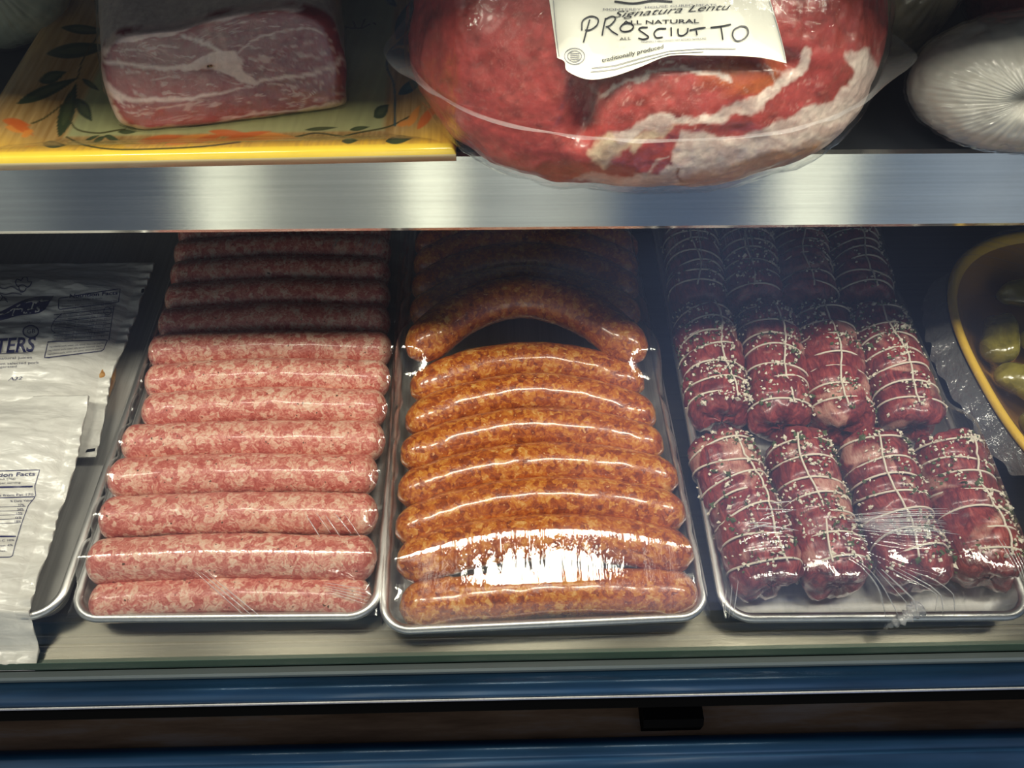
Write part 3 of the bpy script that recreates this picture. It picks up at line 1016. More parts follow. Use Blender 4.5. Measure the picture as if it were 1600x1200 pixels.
# ------------------------------------------------------------------ white printed pouches, far left
class Pouch:
    def __init__(s, edge_px, ztop, zbot, label, seed, links, zfun=None):
        E = np.array([P(x, y, .03) for x, y in edge_px])
        o_ = np.argsort(E[:, 1]); E = E[o_]
        s.ey, s.ex = E[:, 1], E[:, 0]
        s.y0, s.y1 = E[0, 1], E[-1, 1]; s.xl = -.54; s.seed = seed; s.links = links; s.zbase = zfun
        s.topcurve = lambda x: 0
        nu, nv = 150, 190
        ss = 1 - (1 - np.linspace(0, 1, nu)) ** 1.6; vv = np.linspace(0, 1, nv)
        Y = s.y0 + (s.y1 - s.y0) * vv
        V = np.zeros((nu, nv, 3))
        for j, y in enumerate(Y):
            xr = np.interp(y, s.ey, s.ex)
            V[:, j, 0] = s.xl + (xr - s.xl) * ss; V[:, j, 1] = y
        q = V.reshape(-1, 3)
        q[:, 2] = s.z(q[:, 0], q[:, 1])
        under = q.copy(); under[:, 2] = s.zb(q[:, 0], q[:, 1]) - .0008
        F = grid_faces(nu, nv)
        n = len(q)
        VV = np.concatenate([q, under]); FF = np.concatenate([F[:, ::-1], F + n])
        idx = np.arange(n).reshape(nu, nv)
        ring = np.concatenate([idx[:-1, 0], idx[-1, :-1], idx[::-1, -1][:-1], idx[0, ::-1][:-1]])
        side = np.stack([ring, np.roll(ring, -1), np.roll(ring, -1) + n, ring + n], 1)
        FF = np.concatenate([FF, side])
        s.o = empty('sausage_pouch', (-.4, (s.y0 + s.y1) / 2, .03))
        tag(s.o, label, 'packaged food', 'white printed pouches in the far left pan')
        mesh_obj('pouch', VV, FF, M['white_bag'], s.o)

    def zb(s, x, y):
        return s.zbase(x, y)

    def z(s, x, y):
        x = np.asarray(x, float); y = np.asarray(y, float)
        xr = np.interp(y, s.ey, s.ex)
        e = np.clip(xr - x, 0, 1)
        fe = 1 - np.exp(-np.clip(e - .010, 0, 1) / .022)
        ft = np.clip((s.y1 - y) / .05, 0, 1); fb = np.clip((y - s.y0 - .006) / .05, 0, 1)
        ft = ft * ft * (3 - 2 * ft); fb = fb * fb * (3 - 2 * fb)
        ridge = .0045 * np.abs(np.sin((y - s.y0) / s.links * math.pi + .35 * np.sin(x * 18))) ** .7
        q = np.c_[x.ravel(), y.ravel()]
        wr = ((fbm(q * [60, 170], 1, s.seed, 3) - .5) * .0034 + (fbm(q * [260, 120], 1, s.seed + 9, 2) - .5) * .0022 * np.exp(-e.ravel() / .03)).reshape(x.shape)
        crimp = .0016 * np.sin(y * 420 + 3 * np.sin(y * 90)) * np.exp(-e / .008)
        return s.zbase(x, y) + .0012 + (.0145 + ridge) * fe * ft * fb + wr * (.35 + .65 * fe) + crimp

    def lay(s, Q):
        Q = np.asarray(Q, float)
        D = np.c_[(Q[:, 0] - 800) / F_PX, (600 - Q[:, 1]) / F_PX, -np.ones(len(Q))] @ RC.T
        z = np.full(len(Q), .045)
        for _ in range(7):
            p = CAM + D * ((z - CAM[2]) / D[:, 2])[:, None]
            z = .5 * z + .5 * (s.z(p[:, 0], p[:, 1]) + .0005)
        p = CAM + D * ((z - CAM[2]) / D[:, 2])[:, None]
        p[:, 2] = s.z(p[:, 0], p[:, 1]) + .0005
        return p


upper = Pouch([(238, 402), (226, 432), (214, 462), (208, 488), (197, 506), (194, 524), (182, 548), (168, 578), (164, 604), (160, 626), (155, 652), (150, 680), (143, 706)], 0, 0,
              'white pouch with navy logo and small print, behind the other pouch', 31, .034, lambda x, y: np.full(np.shape(x), .0215))
lower = Pouch([(146, 628), (138, 668), (130, 706), (119, 738), (104, 774), (90, 802), (84, 830), (74, 862), (60, 896), (48, 940), (38, 985), (26, 1030)], 0, 0,
              'white pouch with a nutrition table, hanging over the front rim of its pan', 47, .045,
              lambda x, y: np.where(np.asarray(y) > .225, .0285 + .010 * np.clip((np.asarray(y) - .30) / .06, 0, 1), .0285 - .0245 * np.clip((.2125 - np.asarray(y)) / .02, 0, 1)))

p = Print(upper.lay)
p.text('STERS', 56, 548, 22, -3, 0, 78, .22, .02, True)
p.line([(-20, 553), (44, 551)], 1.2, 1); p.text('with natural juices', 50, 560, 4, -2, 1, 74, right=True); p.text('made from selected pork', 61, 568, 4, -2, 1, 92, right=True); p.text('keep refrigerated', 26, 574, 3.6, -2, 1, 60, right=True)
p.text('A32', 12, 594, 4.5, -3, 0, 23, .3)
p.poly([[(-25, 492), (0, 487), (38, 468), (62, 463), (84, 462)], [(-25, 500), (0, 501), (30, 493), (58, 490), (70, 484)]], 0)
p.text("mul's", 64, 487, 16, -8, 2, 46, .35, .012, True)
p.curve([(-8, 492), (10, 489), (36, 474), (66, 468)], 2, 2)
# cook's hat sketched above the logo
p.curve([(27, 447), (24, 441), (27, 436), (33, 438), (36, 433), (42, 433), (43, 439), (49, 440), (47, 446), (43, 449)], 1.6, 0)
p.curve([(27, 448), (35, 445), (43, 449)], 1.4, 0); p.curve([(29, 448), (32, 456), (38, 455), (41, 450)], 1.3, 0)
p.curve([(-5, 447), (6, 451), (18, 448), (28, 453), (36, 456)], 2.0, 1); p.curve([(-5, 456), (8, 460), (20, 458), (34, 460)], 2.0, 1)
p.curve([(0, 470), (5, 464), (11, 468)], 1.6, 0); p.line([(0, 459), (12, 472)], 1.4, 0)
# round inspection mark
a = np.linspace(0, 2 * math.pi, 30)
p.line(np.c_[48 + 12 * np.cos(a), 518 + 9.5 * np.sin(a)], 2.0, 0)
p.text('GB', 48 - 6, 521, 6.5, -3, 0, 13); p.text('INSPECTED', 34, 506, 2.8, -5, 1, 30)
# nutrition table and small print
p.line([(92, 466), (188, 451), (185, 472), (91, 484)], 1.2, 0, closed=True)
p.text('Nutrition Facts', 184, 460, 5.5, -4, 0, 76, .1, .02, True)
p.text('Serving Size 1 link', 160, 467, 3, -5, 1, 55, right=True)
for k in range(4):
    p.text('Amount per serving calories total fat', 183 - k, 471 + k * 4.2, 2.8, -6, 1, 88 - k * 2, right=True)
for k in range(8):
    y = 487 + k * 5.4
    p.line([(84, y + 5), (176 - k * .9, y - 5 + k * .5)], .9, 1 if k % 2 else 0)
    p.text('Sodium 480mg  Protein 12g  Iron 4%', 170 - k, y + 1.5, 2.7, -5, 1, 82, right=True)
p.curve([(97, 490), (84, 502), (80, 514), (86, 520)], 1.1, 0); p.line([(178, 478), (170, 532)], 1.1, 0)
a = np.linspace(0, 2 * math.pi, 22)
p.line(np.c_[168 + 6 * np.cos(a), 486 + 6 * np.sin(a)], 1.2, 1)
p.line([(75, 534), (168, 531), (161, 548), (69, 559)], 1.3, 0, closed=True)
for k in range(4):
    p.text('Ingredients: pork, water, salt, spices, dextrose, paprika', 163 - k * 1.4, 537 + k * 4.2, 2.6, -4 - k, 1, 86, right=True)
p.build('printing', [M['ink_navy'], M['ink_grey'], M['white_bag']], upper.o)
for pl_ in ([[(124, 644), (129, 643), (134, 642)], [(124, 651), (129, 651), (133, 650)]], [[(136, 702), (142, 701), (149, 700)], [(133, 707), (139, 706), (148, 705)]],
            [[(221, 452), (223, 451), (226, 451)], [(220, 457), (223, 457), (225, 456)]]):
    p = Print(upper.lay); p.poly(pl_); p.build('notch_mark', [M['black']], upper.o)

p = Print(lower.lay)
p.line([(-40, 737), (62, 734), (54, 760), (56, 775), (44, 790), (33, 820), (24, 850), (19, 870), (-40, 872)], 1.2, 0)
p.text('Nutrition Facts', 55, 743, 6, -2, 0, 92, .12, .02, True)
p.text('1 serving per link (76g)', 24, 749, 3, -2, 1, 64, right=True); p.text('Amount per serving', 32, 755, 3, -2, 1, 60, right=True)
p.line([(-40, 762), (51, 760)], 2.6, 0)
p.text('Calories from Fat 170', 52, 774, 3.6, -2, 0, 80, right=True)
p.line([(-40, 779), (54, 776)], 1.5, 0); p.text('% Daily Value', 50, 783, 3.2, -3, 0, 34, right=True)
for k, v in enumerate(('27%', '34%', '10%', '0%', '18%')):
    p.line([(-40, 793 + k * 6.6), (40 - k * 2.5, 791 + k * 6.4)], .8, 1); p.text(v, 38 - k * 1.3, 791 + k * 6.4, 4, -3, 0, 10, right=True)
p.line([(-40, 838), (25, 838)], 2.2, 0)
p.text('Vitamin C 10%', 22, 845, 3.2, -3, 0, 44, right=True); p.text('Iron 4%', 20, 853, 3.2, -3, 0, 24, right=True); p.text('diet.', 10, 862, 3, 0, 1, 14, right=True)
p.build('printing', [M['ink_navy'], M['ink_grey']], lower.o)

# tan sausage showing past the edge of the upper pouch
tan = meat_mat('tan_sausage', [(.3, (.28, .12, .03)), (.5, (.42, .20, .05)), (.7, (.55, .32, .12))], 120, 300, .0006, .3, .5)
V, F = sausage([P(144, 632, .0125), P(160, 606, .014), P(165, 578, .014), P(158, 545, .0125)], .0085, None, 7)
o = mesh_obj('tan_sausage', V, F, tan, origin=P(166, 590, .02)); tag(o, 'tan sausage poking out past the edge of a white pouch', 'sausage')


# ------------------------------------------------------------------ painted platter on the upper shelf
ZP = ZS
pa, pb = P(-70, 247, ZP + .018), P(712, 231, ZP + .018)
pu = pb - pa; PW = np.linalg.norm(pu[:2]); pu = np.array([pu[0], pu[1], 0]) / PW; pv = np.array([-pu[1], pu[0], 0]); PL = .27
nu, nv = 330, 330
uu = np.linspace(0, 1, nu) * PW
vv = PL * np.linspace(0, 1, nv) ** 1.6
U, Vv = np.meshgrid(uu, vv, indexing='ij')
r_c = .006
e = np.minimum.reduce([U, PW - U, Vv * 1.25, PL - Vv])


def plat_z(e):
    t = np.clip((e - .006) / .042, 0, 1)
    return ZP + .0175 - .0125 * (t * t * (3 - 2 * t)) - .004 * np.exp(-e / .0012)


Z = plat_z(e)
Vp = (np.array([pa[0], pa[1], 0]) + U[..., None] * pu + Vv[..., None] * pv); Vp[..., 2] = Z
Vp = Vp.reshape(-1, 3)
Q = proj(Vp)
eu = np.minimum(U, PW - U).ravel(); ef = e.ravel()
st = fbm(np.c_[Q[:, 0] + .35 * Q[:, 1], Q[:, 1] * .06], .16, 4, 3)[:, None]
st2 = fbm(np.c_[U.ravel() * 900, Vv.ravel() * 30], 1.0, 9, 2)[:, None]
C = np.array([.36, .19, .05]) * (1 - st2) + np.array([.62, .40, .15]) * st2
C[:] = C * (.8 + .4 * st)
green = np.clip((e.ravel() - .045) / .004, 0, 1)
well = np.array([.44, .44, .20]) * (.9 + .2 * st)
C[:] = C * (1 - green[:, None]) + well * green[:, None]
yl = np.clip(1 - (Vv.ravel() - .002) / .032, 0, 1) ** .8
put(C, yl * (.45 + .75 * st2[:, 0]), (.80, .46, .035))
put(C, np.clip((.0065 - Vv.ravel()) / .002, 0, 1) + 0 * yl, (.88, .62, .06))
DG, DG2, TEAL, TEAL2, ORG, ORG2, STEM = (.055, .075, .028), (.11, .13, .045), (.045, .10, .10), (.08, .16, .15), (.72, .15, .025), (.85, .30, .05), (.09, .08, .02)
for a_, b_2, w_ in (((72, 84), (176, 72), 24), ((61, 128), (104, 112), 19), ((26, 162), (124, 121), 19), ((92, 214), (120, 128), 24), ((120, 154), (144, 190), 20), ((128, 123), (156, 142), 9),
                    ((150, -8), (186, 54), 26), ((95, 43), (174, 50), 15), ((66, 225), (103, 227), 11), ((134, 219), (156, 211), 5), ((146, 222), (166, 212), 7), ((163, 212), (186, 219), 8),
                    ((184, 206), (214, 206), 7), ((476, 203), (528, 199), 6), ((534, 221), (560, 219), 9), ((602, 221), (646, 215), 13), ((546, 203), (578, 198), 7), ((585, 184), (608, 163), 19)):
    p_leaf(C, Q, a_, b_2, w_, DG); p_leaf(C, Q, np.array(a_) * .8 + np.array(b_2) * .2, np.array(a_) * .2 + np.array(b_2) * .8, w_ * .45, DG2, 3, .7)
for pts in ([(121, 122), (130, 92), (150, 60), (172, 30)], [(50, 193), (70, 184), (94, 166), (112, 150)], [(108, 184), (120, 202), (152, 208), (180, 204), (196, 202)],
            [(104, 214), (130, 226), (173, 233), (234, 233), (315, 229), (374, 222)], [(462, 214), (495, 208), (540, 214)], [(540, 212), (562, 207), (607, 198), (640, 182)]):
    p_line(C, Q, spline(pts, 16), 2.6, STEM, 1.2)
for a_, b_2, w_, c_ in (((4, 188), (48, 196), 13, ORG), ((8, 198), (54, 206), 12, ORG2), ((14, 186), (40, 208), 10, ORG), ((26, 186), (52, 212), 9, ORG), ((34, 214), (52, 202), 10, ORG2),
                        ((214, 222), (292, 212), 12, ORG), ((258, 226), (332, 209), 12, ORG2), ((326, 205), (402, 213), 11, ORG), ((380, 209), (468, 216), 12, ORG2), ((352, 217), (424, 205), 9, ORG), ((300, 222), (352, 210), 9, ORG),
                        ((638, 198), (656, 164), 12, ORG2), ((652, 202), (684, 160), 14, ORG), ((668, 182), (702, 152), 11, ORG), ((620, 196), (648, 188), 9, ORG2)):
    p_leaf(C, Q, a_, b_2, w_, c_, 3, .9)
p_line(C, Q, spline([(617, 196), (616, 135), (605, 106), (608, 81), (624, 66)], 16), 3.4, TEAL, 1.5)
for a_, b_2, w_ in (((603, 86), (652, 98), 32), ((619, 70), (690, 36), 19), ((619, 62), (650, -6), 24), ((622, 148), (664, 120), 17), ((602, -6), (620, 10), 12), ((640, 62), (684, 46), 12)):
    p_leaf(C, Q, a_, b_2, w_, TEAL, 2); p_leaf(C, Q, np.array(a_) * .75 + np.array(b_2) * .25, np.array(a_) * .2 + np.array(b_2) * .8, w_ * .4, TEAL2, 3, .7)
for pts in ([(533, 41), (548, 44), (566, 44), (577, 38)], [(556, 44), (552, 34)], [(564, 44), (570, 30)], [(584, 36), (587, 38)]):
    p_line(C, Q, pts, 1.8, (.10, .05, .02), 1)
M['platter'] = painted('glazed_platter', .18, .6, (60, 60, 60), .0002, .04)
M['platter_side'] = principled('platter_side', (.80, .66, .34), .3, 0, .4)[0]
und = Vp.copy(); und[:, 2] = np.minimum(Vp[:, 2] - .005, np.where(e.ravel() > .05, ZS + .0006, 1)); und[:, 2] = np.maximum(und[:, 2], ZS + .0006)
F = grid_faces(nu, nv); n = len(Vp)
idx = np.arange(n).reshape(nu, nv)
ring = np.concatenate([idx[:-1, 0], idx[-1, :-1], idx[::-1, -1][:-1], idx[0, ::-1][:-1]])
side = np.stack([ring, np.roll(ring, -1), np.roll(ring, -1) + n, ring + n], 1)
FF = np.concatenate([F, (F + n)[:, ::-1], side[:, ::-1]])
fm = np.r_[np.zeros(len(F)), np.ones(len(F) + len(side))]
o = mesh_obj('platter', np.concatenate([Vp, und]), FF, [M['platter'], M['platter_side']], None, True, np.concatenate([C, np.tile([.8, .62, .3], (n, 1))]), fm, origin=pa + pu * PW / 2 + pv * PL / 2)
tag(o, 'square yellow glazed platter painted with leaves and orange flowers', 'platter')


# ------------------------------------------------------------------ cut half ham on the platter
out_px = np.array([(345, 190), (352, 165), (370, 148), (392, 128), (440, 112), (540, 102), (640, 88), (780, 45), (900, 28), (1000, 20), (1090, 34), (1150, 80), (1180, 150), (1200, 240), (1203, 320), (1196, 372), (1100, 398),
                   (1000, 420), (880, 442), (760, 458), (640, 464), (520, 466), (455, 452), (410, 432), (388, 390), (368, 340), (348, 270)], float) / 2.2222
zb = ZP + .0058
b0, b1 = P(225, 208, zb), P(540, 172, zb)
bx = b1 - b0; bx[2] = 0; bx /= np.linalg.norm(bx); bback = np.array([-bx[1], bx[0], 0])
fn = -bback * math.cos(.30) + np.array([0, 0, 1]) * math.sin(.30)
fup = np.cross(bx, -fn); fup = fup if fup[2] > 0 else -fup
op = spline(np.concatenate([out_px, out_px[:1]]), 161)[:-1]
O3 = np.array([on_plane(x, y, b0, fn) for x, y in op])
O3[:, 2] = np.maximum(O3[:, 2], zb)
cen = O3.mean(0) + fup * .004
rings, V = [], []
sc = list(np.linspace(0.02, .97, 60)) + [1.0]
for k in sc:
    q = cen + (O3 - cen) * k - fn * (.006 * max(0, (k - .90) / .1) ** 2) + fn * .002 * math.cos(k * 1.5)
    V.append(q)
nface = len(sc)
for k, t in enumerate(np.linspace(0.03, 1, 26)):
    q = cen + (O3 - cen) * (1 + .05 * math.sin(t * 3.0) - .25 * max(0, t - .8) / .2 * (t - .8) / .2) - fn * .006 + bback * (.15 * t) + np.array([0, 0, .028 * t])
    q[:, 2] = np.maximum(zb, q[:, 2])
    V.append(q)
nr, ns = len(V), 160
V = np.concatenate(V)
V[:, :] += (fbm(V, 80, 3, 2) - .5)[:, None] * .002 * np.array([1, 1, .5])
V[:, 2] = np.maximum(V[:, 2], zb)
Q = proj(V)
face = np.arange(len(V)) < nface * ns
fib = fbm(np.c_[Q[:, 0] * .05 + Q[:, 1] * .01, Q[:, 1] * .22], 1.0, 5, 3)
C = np.tile(np.array([.21, .027, .032]), (len(V), 1)) * (.7 + .6 * fib)[:, None]
Q = Q + np.c_[fbm(Q, .035, 61, 2) - .5, fbm(Q, .035, 67, 2) - .5] * 10 + np.c_[fbm(Q, .14, 71, 2) - .5, fbm(Q, .14, 77, 2) - .5] * 4
c2 = lambda L: [(x / 2.2222, y / 2.2222) for x, y in L]
low = np.clip((Q[:, 1] - 150) / 25, 0, 1)
put(C, .55 * low * (Q[:, 0] < 420), (.36, .06, .05))
p_poly(C, Q, c2([(345, 205), (400, 235), (620, 250), (840, 275), (880, 300), (640, 335), (480, 345), (390, 320)]), (.34, .065, .06), 8, .6)
FAT, FAT2 = (.66, .50, .46), (.66, .50, .34)
mar = fbm(np.c_[Q[:, 0] * .06, Q[:, 1] * .25], 1.0, 21, 3)
put(C, np.clip((mar - .66) / .06, 0, 1) * .5, FAT)
p_line(C, Q, c2([(380, 135), (500, 120), (640, 92), (760, 55), (900, 30), (1040, 26)]), 11, FAT, 4)
p_poly(C, Q, c2([(430, 108), (640, 80), (640, 108), (560, 135), (430, 138)]), FAT, 3)
p_line(C, Q, spline(c2([(630, 128), (700, 148), (780, 195), (830, 240), (880, 288)]), 20), 6, FAT, 3)
p_poly(C, Q, c2([(640, 222), (740, 186), (822, 180), (842, 216), (836, 250), (880, 282), (868, 296), (800, 262), (740, 243), (640, 242), (560, 238)]), FAT, 3)
p_line(C, Q, spline(c2([(345, 210), (450, 226), (600, 238), (740, 225)]), 20), 6, FAT, 4)
p_line(C, Q, spline(c2([(830, 185), (870, 142), (960, 108), (1060, 95), (1130, 125), (1160, 180)]), 20), 3, FAT, 2, .8)
p_line(C, Q, spline(c2([(880, 290), (980, 275), (1100, 250), (1170, 225), (1190, 190)]), 20), 5, FAT, 3)
p_line(C, Q, spline(c2([(350, 290), (390, 325), (480, 345), (620, 342), (740, 322), (870, 300)]), 20), 7, FAT, 4, 1, True)
p_line(C, Q, c2([(345, 250), (360, 300), (420, 340)]), 14, FAT, 5)
p_line(C, Q, spline(c2([(1168, 225), (1120, 290), (1060, 340), (1050, 382)]), 16), 2.6, FAT, 2, .8)
p_line(C, Q, spline(c2([(1180, 350), (1050, 382), (900, 395), (750, 425)]), 16), 3, FAT, 2, .8)
for k in range(26):
    x = 400 + random.random() * 300; y = 345 + random.random() * 70
    p_line(C, Q, c2([(x, y), (x + 45, y - 8 + random.random() * 6)]), 1.4, (.62, .40, .34), 1.5, .6)
for k in range(24):
    x = 450 + random.random() * 350; y = 165 + random.random() * 120
    p_line(C, Q, c2([(x, y), (x + 40, y + 6 + random.random() * 10)]), 1.2, (.55, .30, .27), 1.5, .45)
for k in range(14):
    x = 960 + random.random() * 160; y = 150 + random.random() * 60
    p_line(C, Q, c2([(x, y), (x + 22, y + random.random() * 8 - 4)]), 1.5, (.60, .42, .40), 1.5, .6)
d_, _ = seg_dist(Q, c2([(1200, 372), (1000, 420), (760, 458), (520, 466), (410, 435), (390, 400)]))
put(C, np.clip((13 + 9 * (fib - .5) - d_) / 5, 0, 1) * .9, FAT2)
d_, _ = seg_dist(Q, c2([(410, 435), (368, 340), (345, 270), (345, 195), (385, 130)]))
put(C, np.clip((8 + 6 * (fib - .5) - d_) / 4, 0, 1), (.70, .52, .44))
C[~face] = np.array([.48, .40, .36]) * (.8 + .4 * fib[~face])[:, None]
F = grid_faces(nr, ns, True).tolist()
F.append(list(range(ns - 1, -1, -1))); F.append([(nr - 1) * ns + j for j in range(ns)])
M['ham'] = painted('cured_ham', .36, .35, (300, 300, 300), .0005, .12)
ham = mesh_obj('ham_half', V, F, M['ham'], None, True, C, origin=cen)
tag(ham, 'halved cured ham with marbled dark red cut face, lying on the painted platter', 'ham')
# its vacuum bag
lo_ = [np.concatenate([V[0:0]])]
B = []
for k in (.02, .1, .2, .3, .4, .5, .6, .7, .8, .9, 1.0):
    B.append(cen + (O3 - cen) * (k * 1.012) + fn * (.0028 - .006 * max(0, (k - .9) / .1)))
for t in np.linspace(.04, .98, 12):
    B.append(cen + (O3 - cen) * (1.02 + .05 * math.sin(t * 3)) - fn * .005 + bback * .15 * t + np.array([0, 0, .028 * t + .0015]))
nb_ = len(B); B = np.concatenate(B); B += ((fbm(B, 160, 41, 2) - .5) * .002)[:, None] * np.array([1, 1, .6])
B[:, 2] = np.maximum(B[:, 2], zb - .0004)
Fb = grid_faces(nb_, ns, True).tolist(); Fb.append(list(range(ns - 1, -1, -1)))
mesh_obj('vacuum_bag', B, Fb, M['film_bag'], ham)


# ------------------------------------------------------------------ big vacuum-packed prosciutto hanging over the lip
HC = np.array([.093, .455, ZS + .047]); HR = np.array([.141, .104, .108]); HDN = .064


def ham_pt(az, el, grow=0.0, bumpy=True):
    ca, sa, ce, se = np.cos(az), np.sin(az), np.cos(el), np.sin(el)
    rz = np.where(se > 0, HR[2], HDN) + grow
    sq = lambda c, k: np.sign(c) * np.abs(c) ** k
    q = np.stack([HC[0] + (HR[0] + grow) * sq(ca, .9) * ce ** .8, HC[1] + (HR[1] + grow) * sq(sa, .85) * ce ** .8, HC[2] + rz * np.sign(se) * np.abs(se) ** .95], -1)
    return q


na, ne = 420, 220
na, ne = 720, 300
AZ, EL = np.meshgrid(np.r_[np.linspace(math.pi - .25, 2 * math.pi + .25, 620), np.linspace(.25, math.pi - .25, 102)[1:-1] + 2 * math.pi], np.linspace(-math.pi / 2 + .02, math.pi / 2 - .02, ne), indexing='ij')
V = ham_pt(AZ.ravel(), EL.ravel())
Q = proj(V)
d_, _ = seg_dist(Q, spline([(935, 60), (925, 130), (915, 170), (905, 210)], 16))
nrm = (V - HC) / (HR ** 2); nrm /= np.linalg.norm(nrm, axis=1)[:, None]
front = nrm[:, 1] < .3
V = V - nrm * (np.where(front, .016 * np.exp(-(d_ / 24) ** 2), 0))[:, None]
d_, _ = seg_dist(Q, spline([(930, 120), (985, 105), (1060, 93), (1200, 88), (1240, 100)], 16))
V = V - nrm * (np.where(front, .006 * np.exp(-(d_ / 16) ** 2), 0))[:, None]
V = V + nrm * ((fbm(V, 28, 8, 2) - .5) * .010 + (fbm(V, 120, 12, 2) - .5) * .0022)[:, None]
sq_ = np.clip((V[:, 1] - .385) / .03, 0, 1)
V[:, 2] = np.maximum(V[:, 2], (ZS + .0035) * sq_ + (ZS - .012 + .45 * (V[:, 1] - .35)) * (1 - sq_))
Q = proj(V)
Q = Q + np.c_[fbm(Q, .035, 61, 2) - .5, fbm(Q, .035, 67, 2) - .5] * 22 + np.c_[fbm(Q, .14, 71, 2) - .5, fbm(Q, .14, 77, 2) - .5] * 7
c3 = lambda L: [(640 + x / 1.6667, y / 1.6667) for x, y in L]
fib = fbm(np.c_[Q[:, 0] * .05, Q[:, 1] * .09], 1.0, 15, 4)
fine = fbm(np.c_[Q[:, 0] * .25, Q[:, 1] * .25], 1.0, 25, 2)
C = np.tile(np.array([.40, .066, .05]), (len(V), 1)) * (.45 + 1.1 * fib)[:, None]
put(C, np.clip((fine - .70) / .10, 0, 1) * .2, (.60, .26, .20))
FW, FC = (.82, .66, .56), (.80, .62, .42)
p_poly(C, Q, c3([(760, 170), (860, 150), (960, 160), (960, 230), (900, 255), (830, 250), (770, 220)]), (.62, .16, .04), 22, .75)
# white rim of fat along the lower right, brown skin beneath it
p_poly(C, Q, c3([(1140, 130), (1200, 130), (1215, 260), (1150, 350), (1080, 430), (960, 460), (720, 510), (560, 510), (430, 465), (500, 450), (640, 452), (690, 420), (680, 385), (700, 352), (910, 352), (960, 318), (1030, 282), (1100, 255), (1146, 222), (1150, 180)]), FW, 6)
p_poly(C, Q, c3([(455, 378), (520, 350), (590, 352), (640, 330), (700, 328), (650, 352), (590, 392), (570, 372), (540, 400), (500, 430), (470, 420)]), FC, 7)
p_poly(C, Q, c3([(790, 440), (900, 415), (1020, 378), (1075, 372), (1060, 412), (1000, 450), (860, 480), (700, 492), (715, 460)]), (.50, .24, .09), 10, .8)
p_line(C, Q, spline(c3([(710, 430), (708, 455), (722, 475)]), 12), 4, (.30, .12, .05), 3)
p_line(C, Q, spline(c3([(540, 352), (620, 322), (720, 312), (850, 293), (912, 268), (962, 212), (1012, 172), (1030, 150)]), 26), 18, FW, 5)
p_line(C, Q, spline(c3([(490, 250), (560, 208), (640, 190), (760, 188), (825, 208)]), 20), 8.5, FW, 3)
p_line(C, Q, c3([(660, 150), (690, 165), (720, 188)]), 3.5, FW, 2)
p_line(C, Q, spline(c3([(912, 160), (940, 200), (940, 230)]), 12), 3, FW, 2, .7)
p_line(C, Q, spline(c3([(470, 210), (485, 250), (470, 300), (450, 340)]), 14), 5, (.70, .42, .34), 4, .6)
p_line(C, Q, spline(c3([(580, 480), (610, 460), (640, 420), (670, 395)]), 14), 4, FW, 3, .7)
for k in range(60):
    x = 560 + random.random() * 500; y = 180 + random.random() * 150; a_ = random.random() * 3
    p_line(C, Q, c3([(x, y), (x + 18 * math.cos(a_), y + 14 * math.sin(a_))]), 1.5, (.72, .40, .33), 1.5, .55)
d_, _ = seg_dist(Q, c3([(80, 190), (160, 330), (300, 410), (430, 450)]))
put(C, np.clip((fib - .35) * 1.2, 0, .3), (.25, .02, .03))
F = grid_faces(na, ne)
F = np.concatenate([F, np.stack([np.full(ne - 1, (na - 1) * ne) + np.arange(ne - 1), np.arange(ne - 1), np.arange(ne - 1) + 1, (na - 1) * ne + np.arange(ne - 1) + 1], 1)])
M['prosc'] = painted('prosciutto_meat', .34, .4, (260, 260, 260), .0006, .12)
pro = mesh_obj('boneless_ham', V, F, M['prosc'], None, True, C, origin=HC)
tag(pro, 'large vacuum-packed boneless ham with a printed paper label, overhanging the steel shelf lip', 'ham')
# bag: skin close to the meat plus the welded seam flange
na2, ne2 = 160, 90
A2, E2 = np.meshgrid(np.linspace(0, 2 * math.pi, na2, endpoint=False), np.linspace(-math.pi / 2 + .05, math.pi / 2 - .05, ne2), indexing='ij')
Vb = ham_pt(A2.ravel(), E2.ravel(), .0035)
nb3 = (Vb - HC) / (HR ** 2); nb3 /= np.linalg.norm(nb3, axis=1)[:, None]
Vb = Vb + nb3 * ((fbm(Vb, 28, 8, 2) - .5) * .010 + (fbm(Vb, 130, 52, 2) - .5) * .003)[:, None]
sq_ = np.clip((Vb[:, 1] - .385) / .03, 0, 1)
Vb[:, 2] = np.maximum(Vb[:, 2], (ZS + .001) * sq_ + (ZS - .015 + .45 * (Vb[:, 1] - .35)) * (1 - sq_))
Fb = grid_faces(na2, ne2); Fb = np.concatenate([Fb, np.stack([np.full(ne2 - 1, (na2 - 1) * ne2) + np.arange(ne2 - 1), np.arange(ne2 - 1), np.arange(ne2 - 1) + 1, (na2 - 1) * ne2 + np.arange(ne2 - 1) + 1], 1)])
bag = mesh_obj('vacuum_bag', Vb, Fb, M['film_bag'], pro)
az_ = np.linspace(math.pi - .35, 2 * math.pi + .35, 170)
fl = []
wide = .003 + .012 * np.exp(-((az_ - math.pi - .20) / .20) ** 2) + .015 * np.exp(-((az_ - 2 * math.pi + .22) / .20) ** 2)
base = ham_pt(az_, np.full(170, .06), .003)
dirs = base - HC; dirs[:, 2] = 0; dirs /= np.linalg.norm(dirs, axis=1)[:, None]
for k, t in enumerate(np.linspace(0, 1, 7)):
    q = base + dirs * (wide * t)[:, None]
    q[:, 2] += .0007 * np.sin(az_ * 19 + t * 3 + 2 * np.sin(az_ * 7)) * t + .004 * t * np.exp(-((az_ - 2 * math.pi + .22) / .25) ** 2) + .004 * t * np.exp(-((az_ - math.pi - .15) / .25) ** 2)
    fl.append(q)
M['seam'] = film('bag_seam', (300, 300, 300), .0008, .4, .16, .14, 1.3)
mesh_obj('seam_flange', np.concatenate(fl), grid_faces(7, 170), M['seam'], pro)


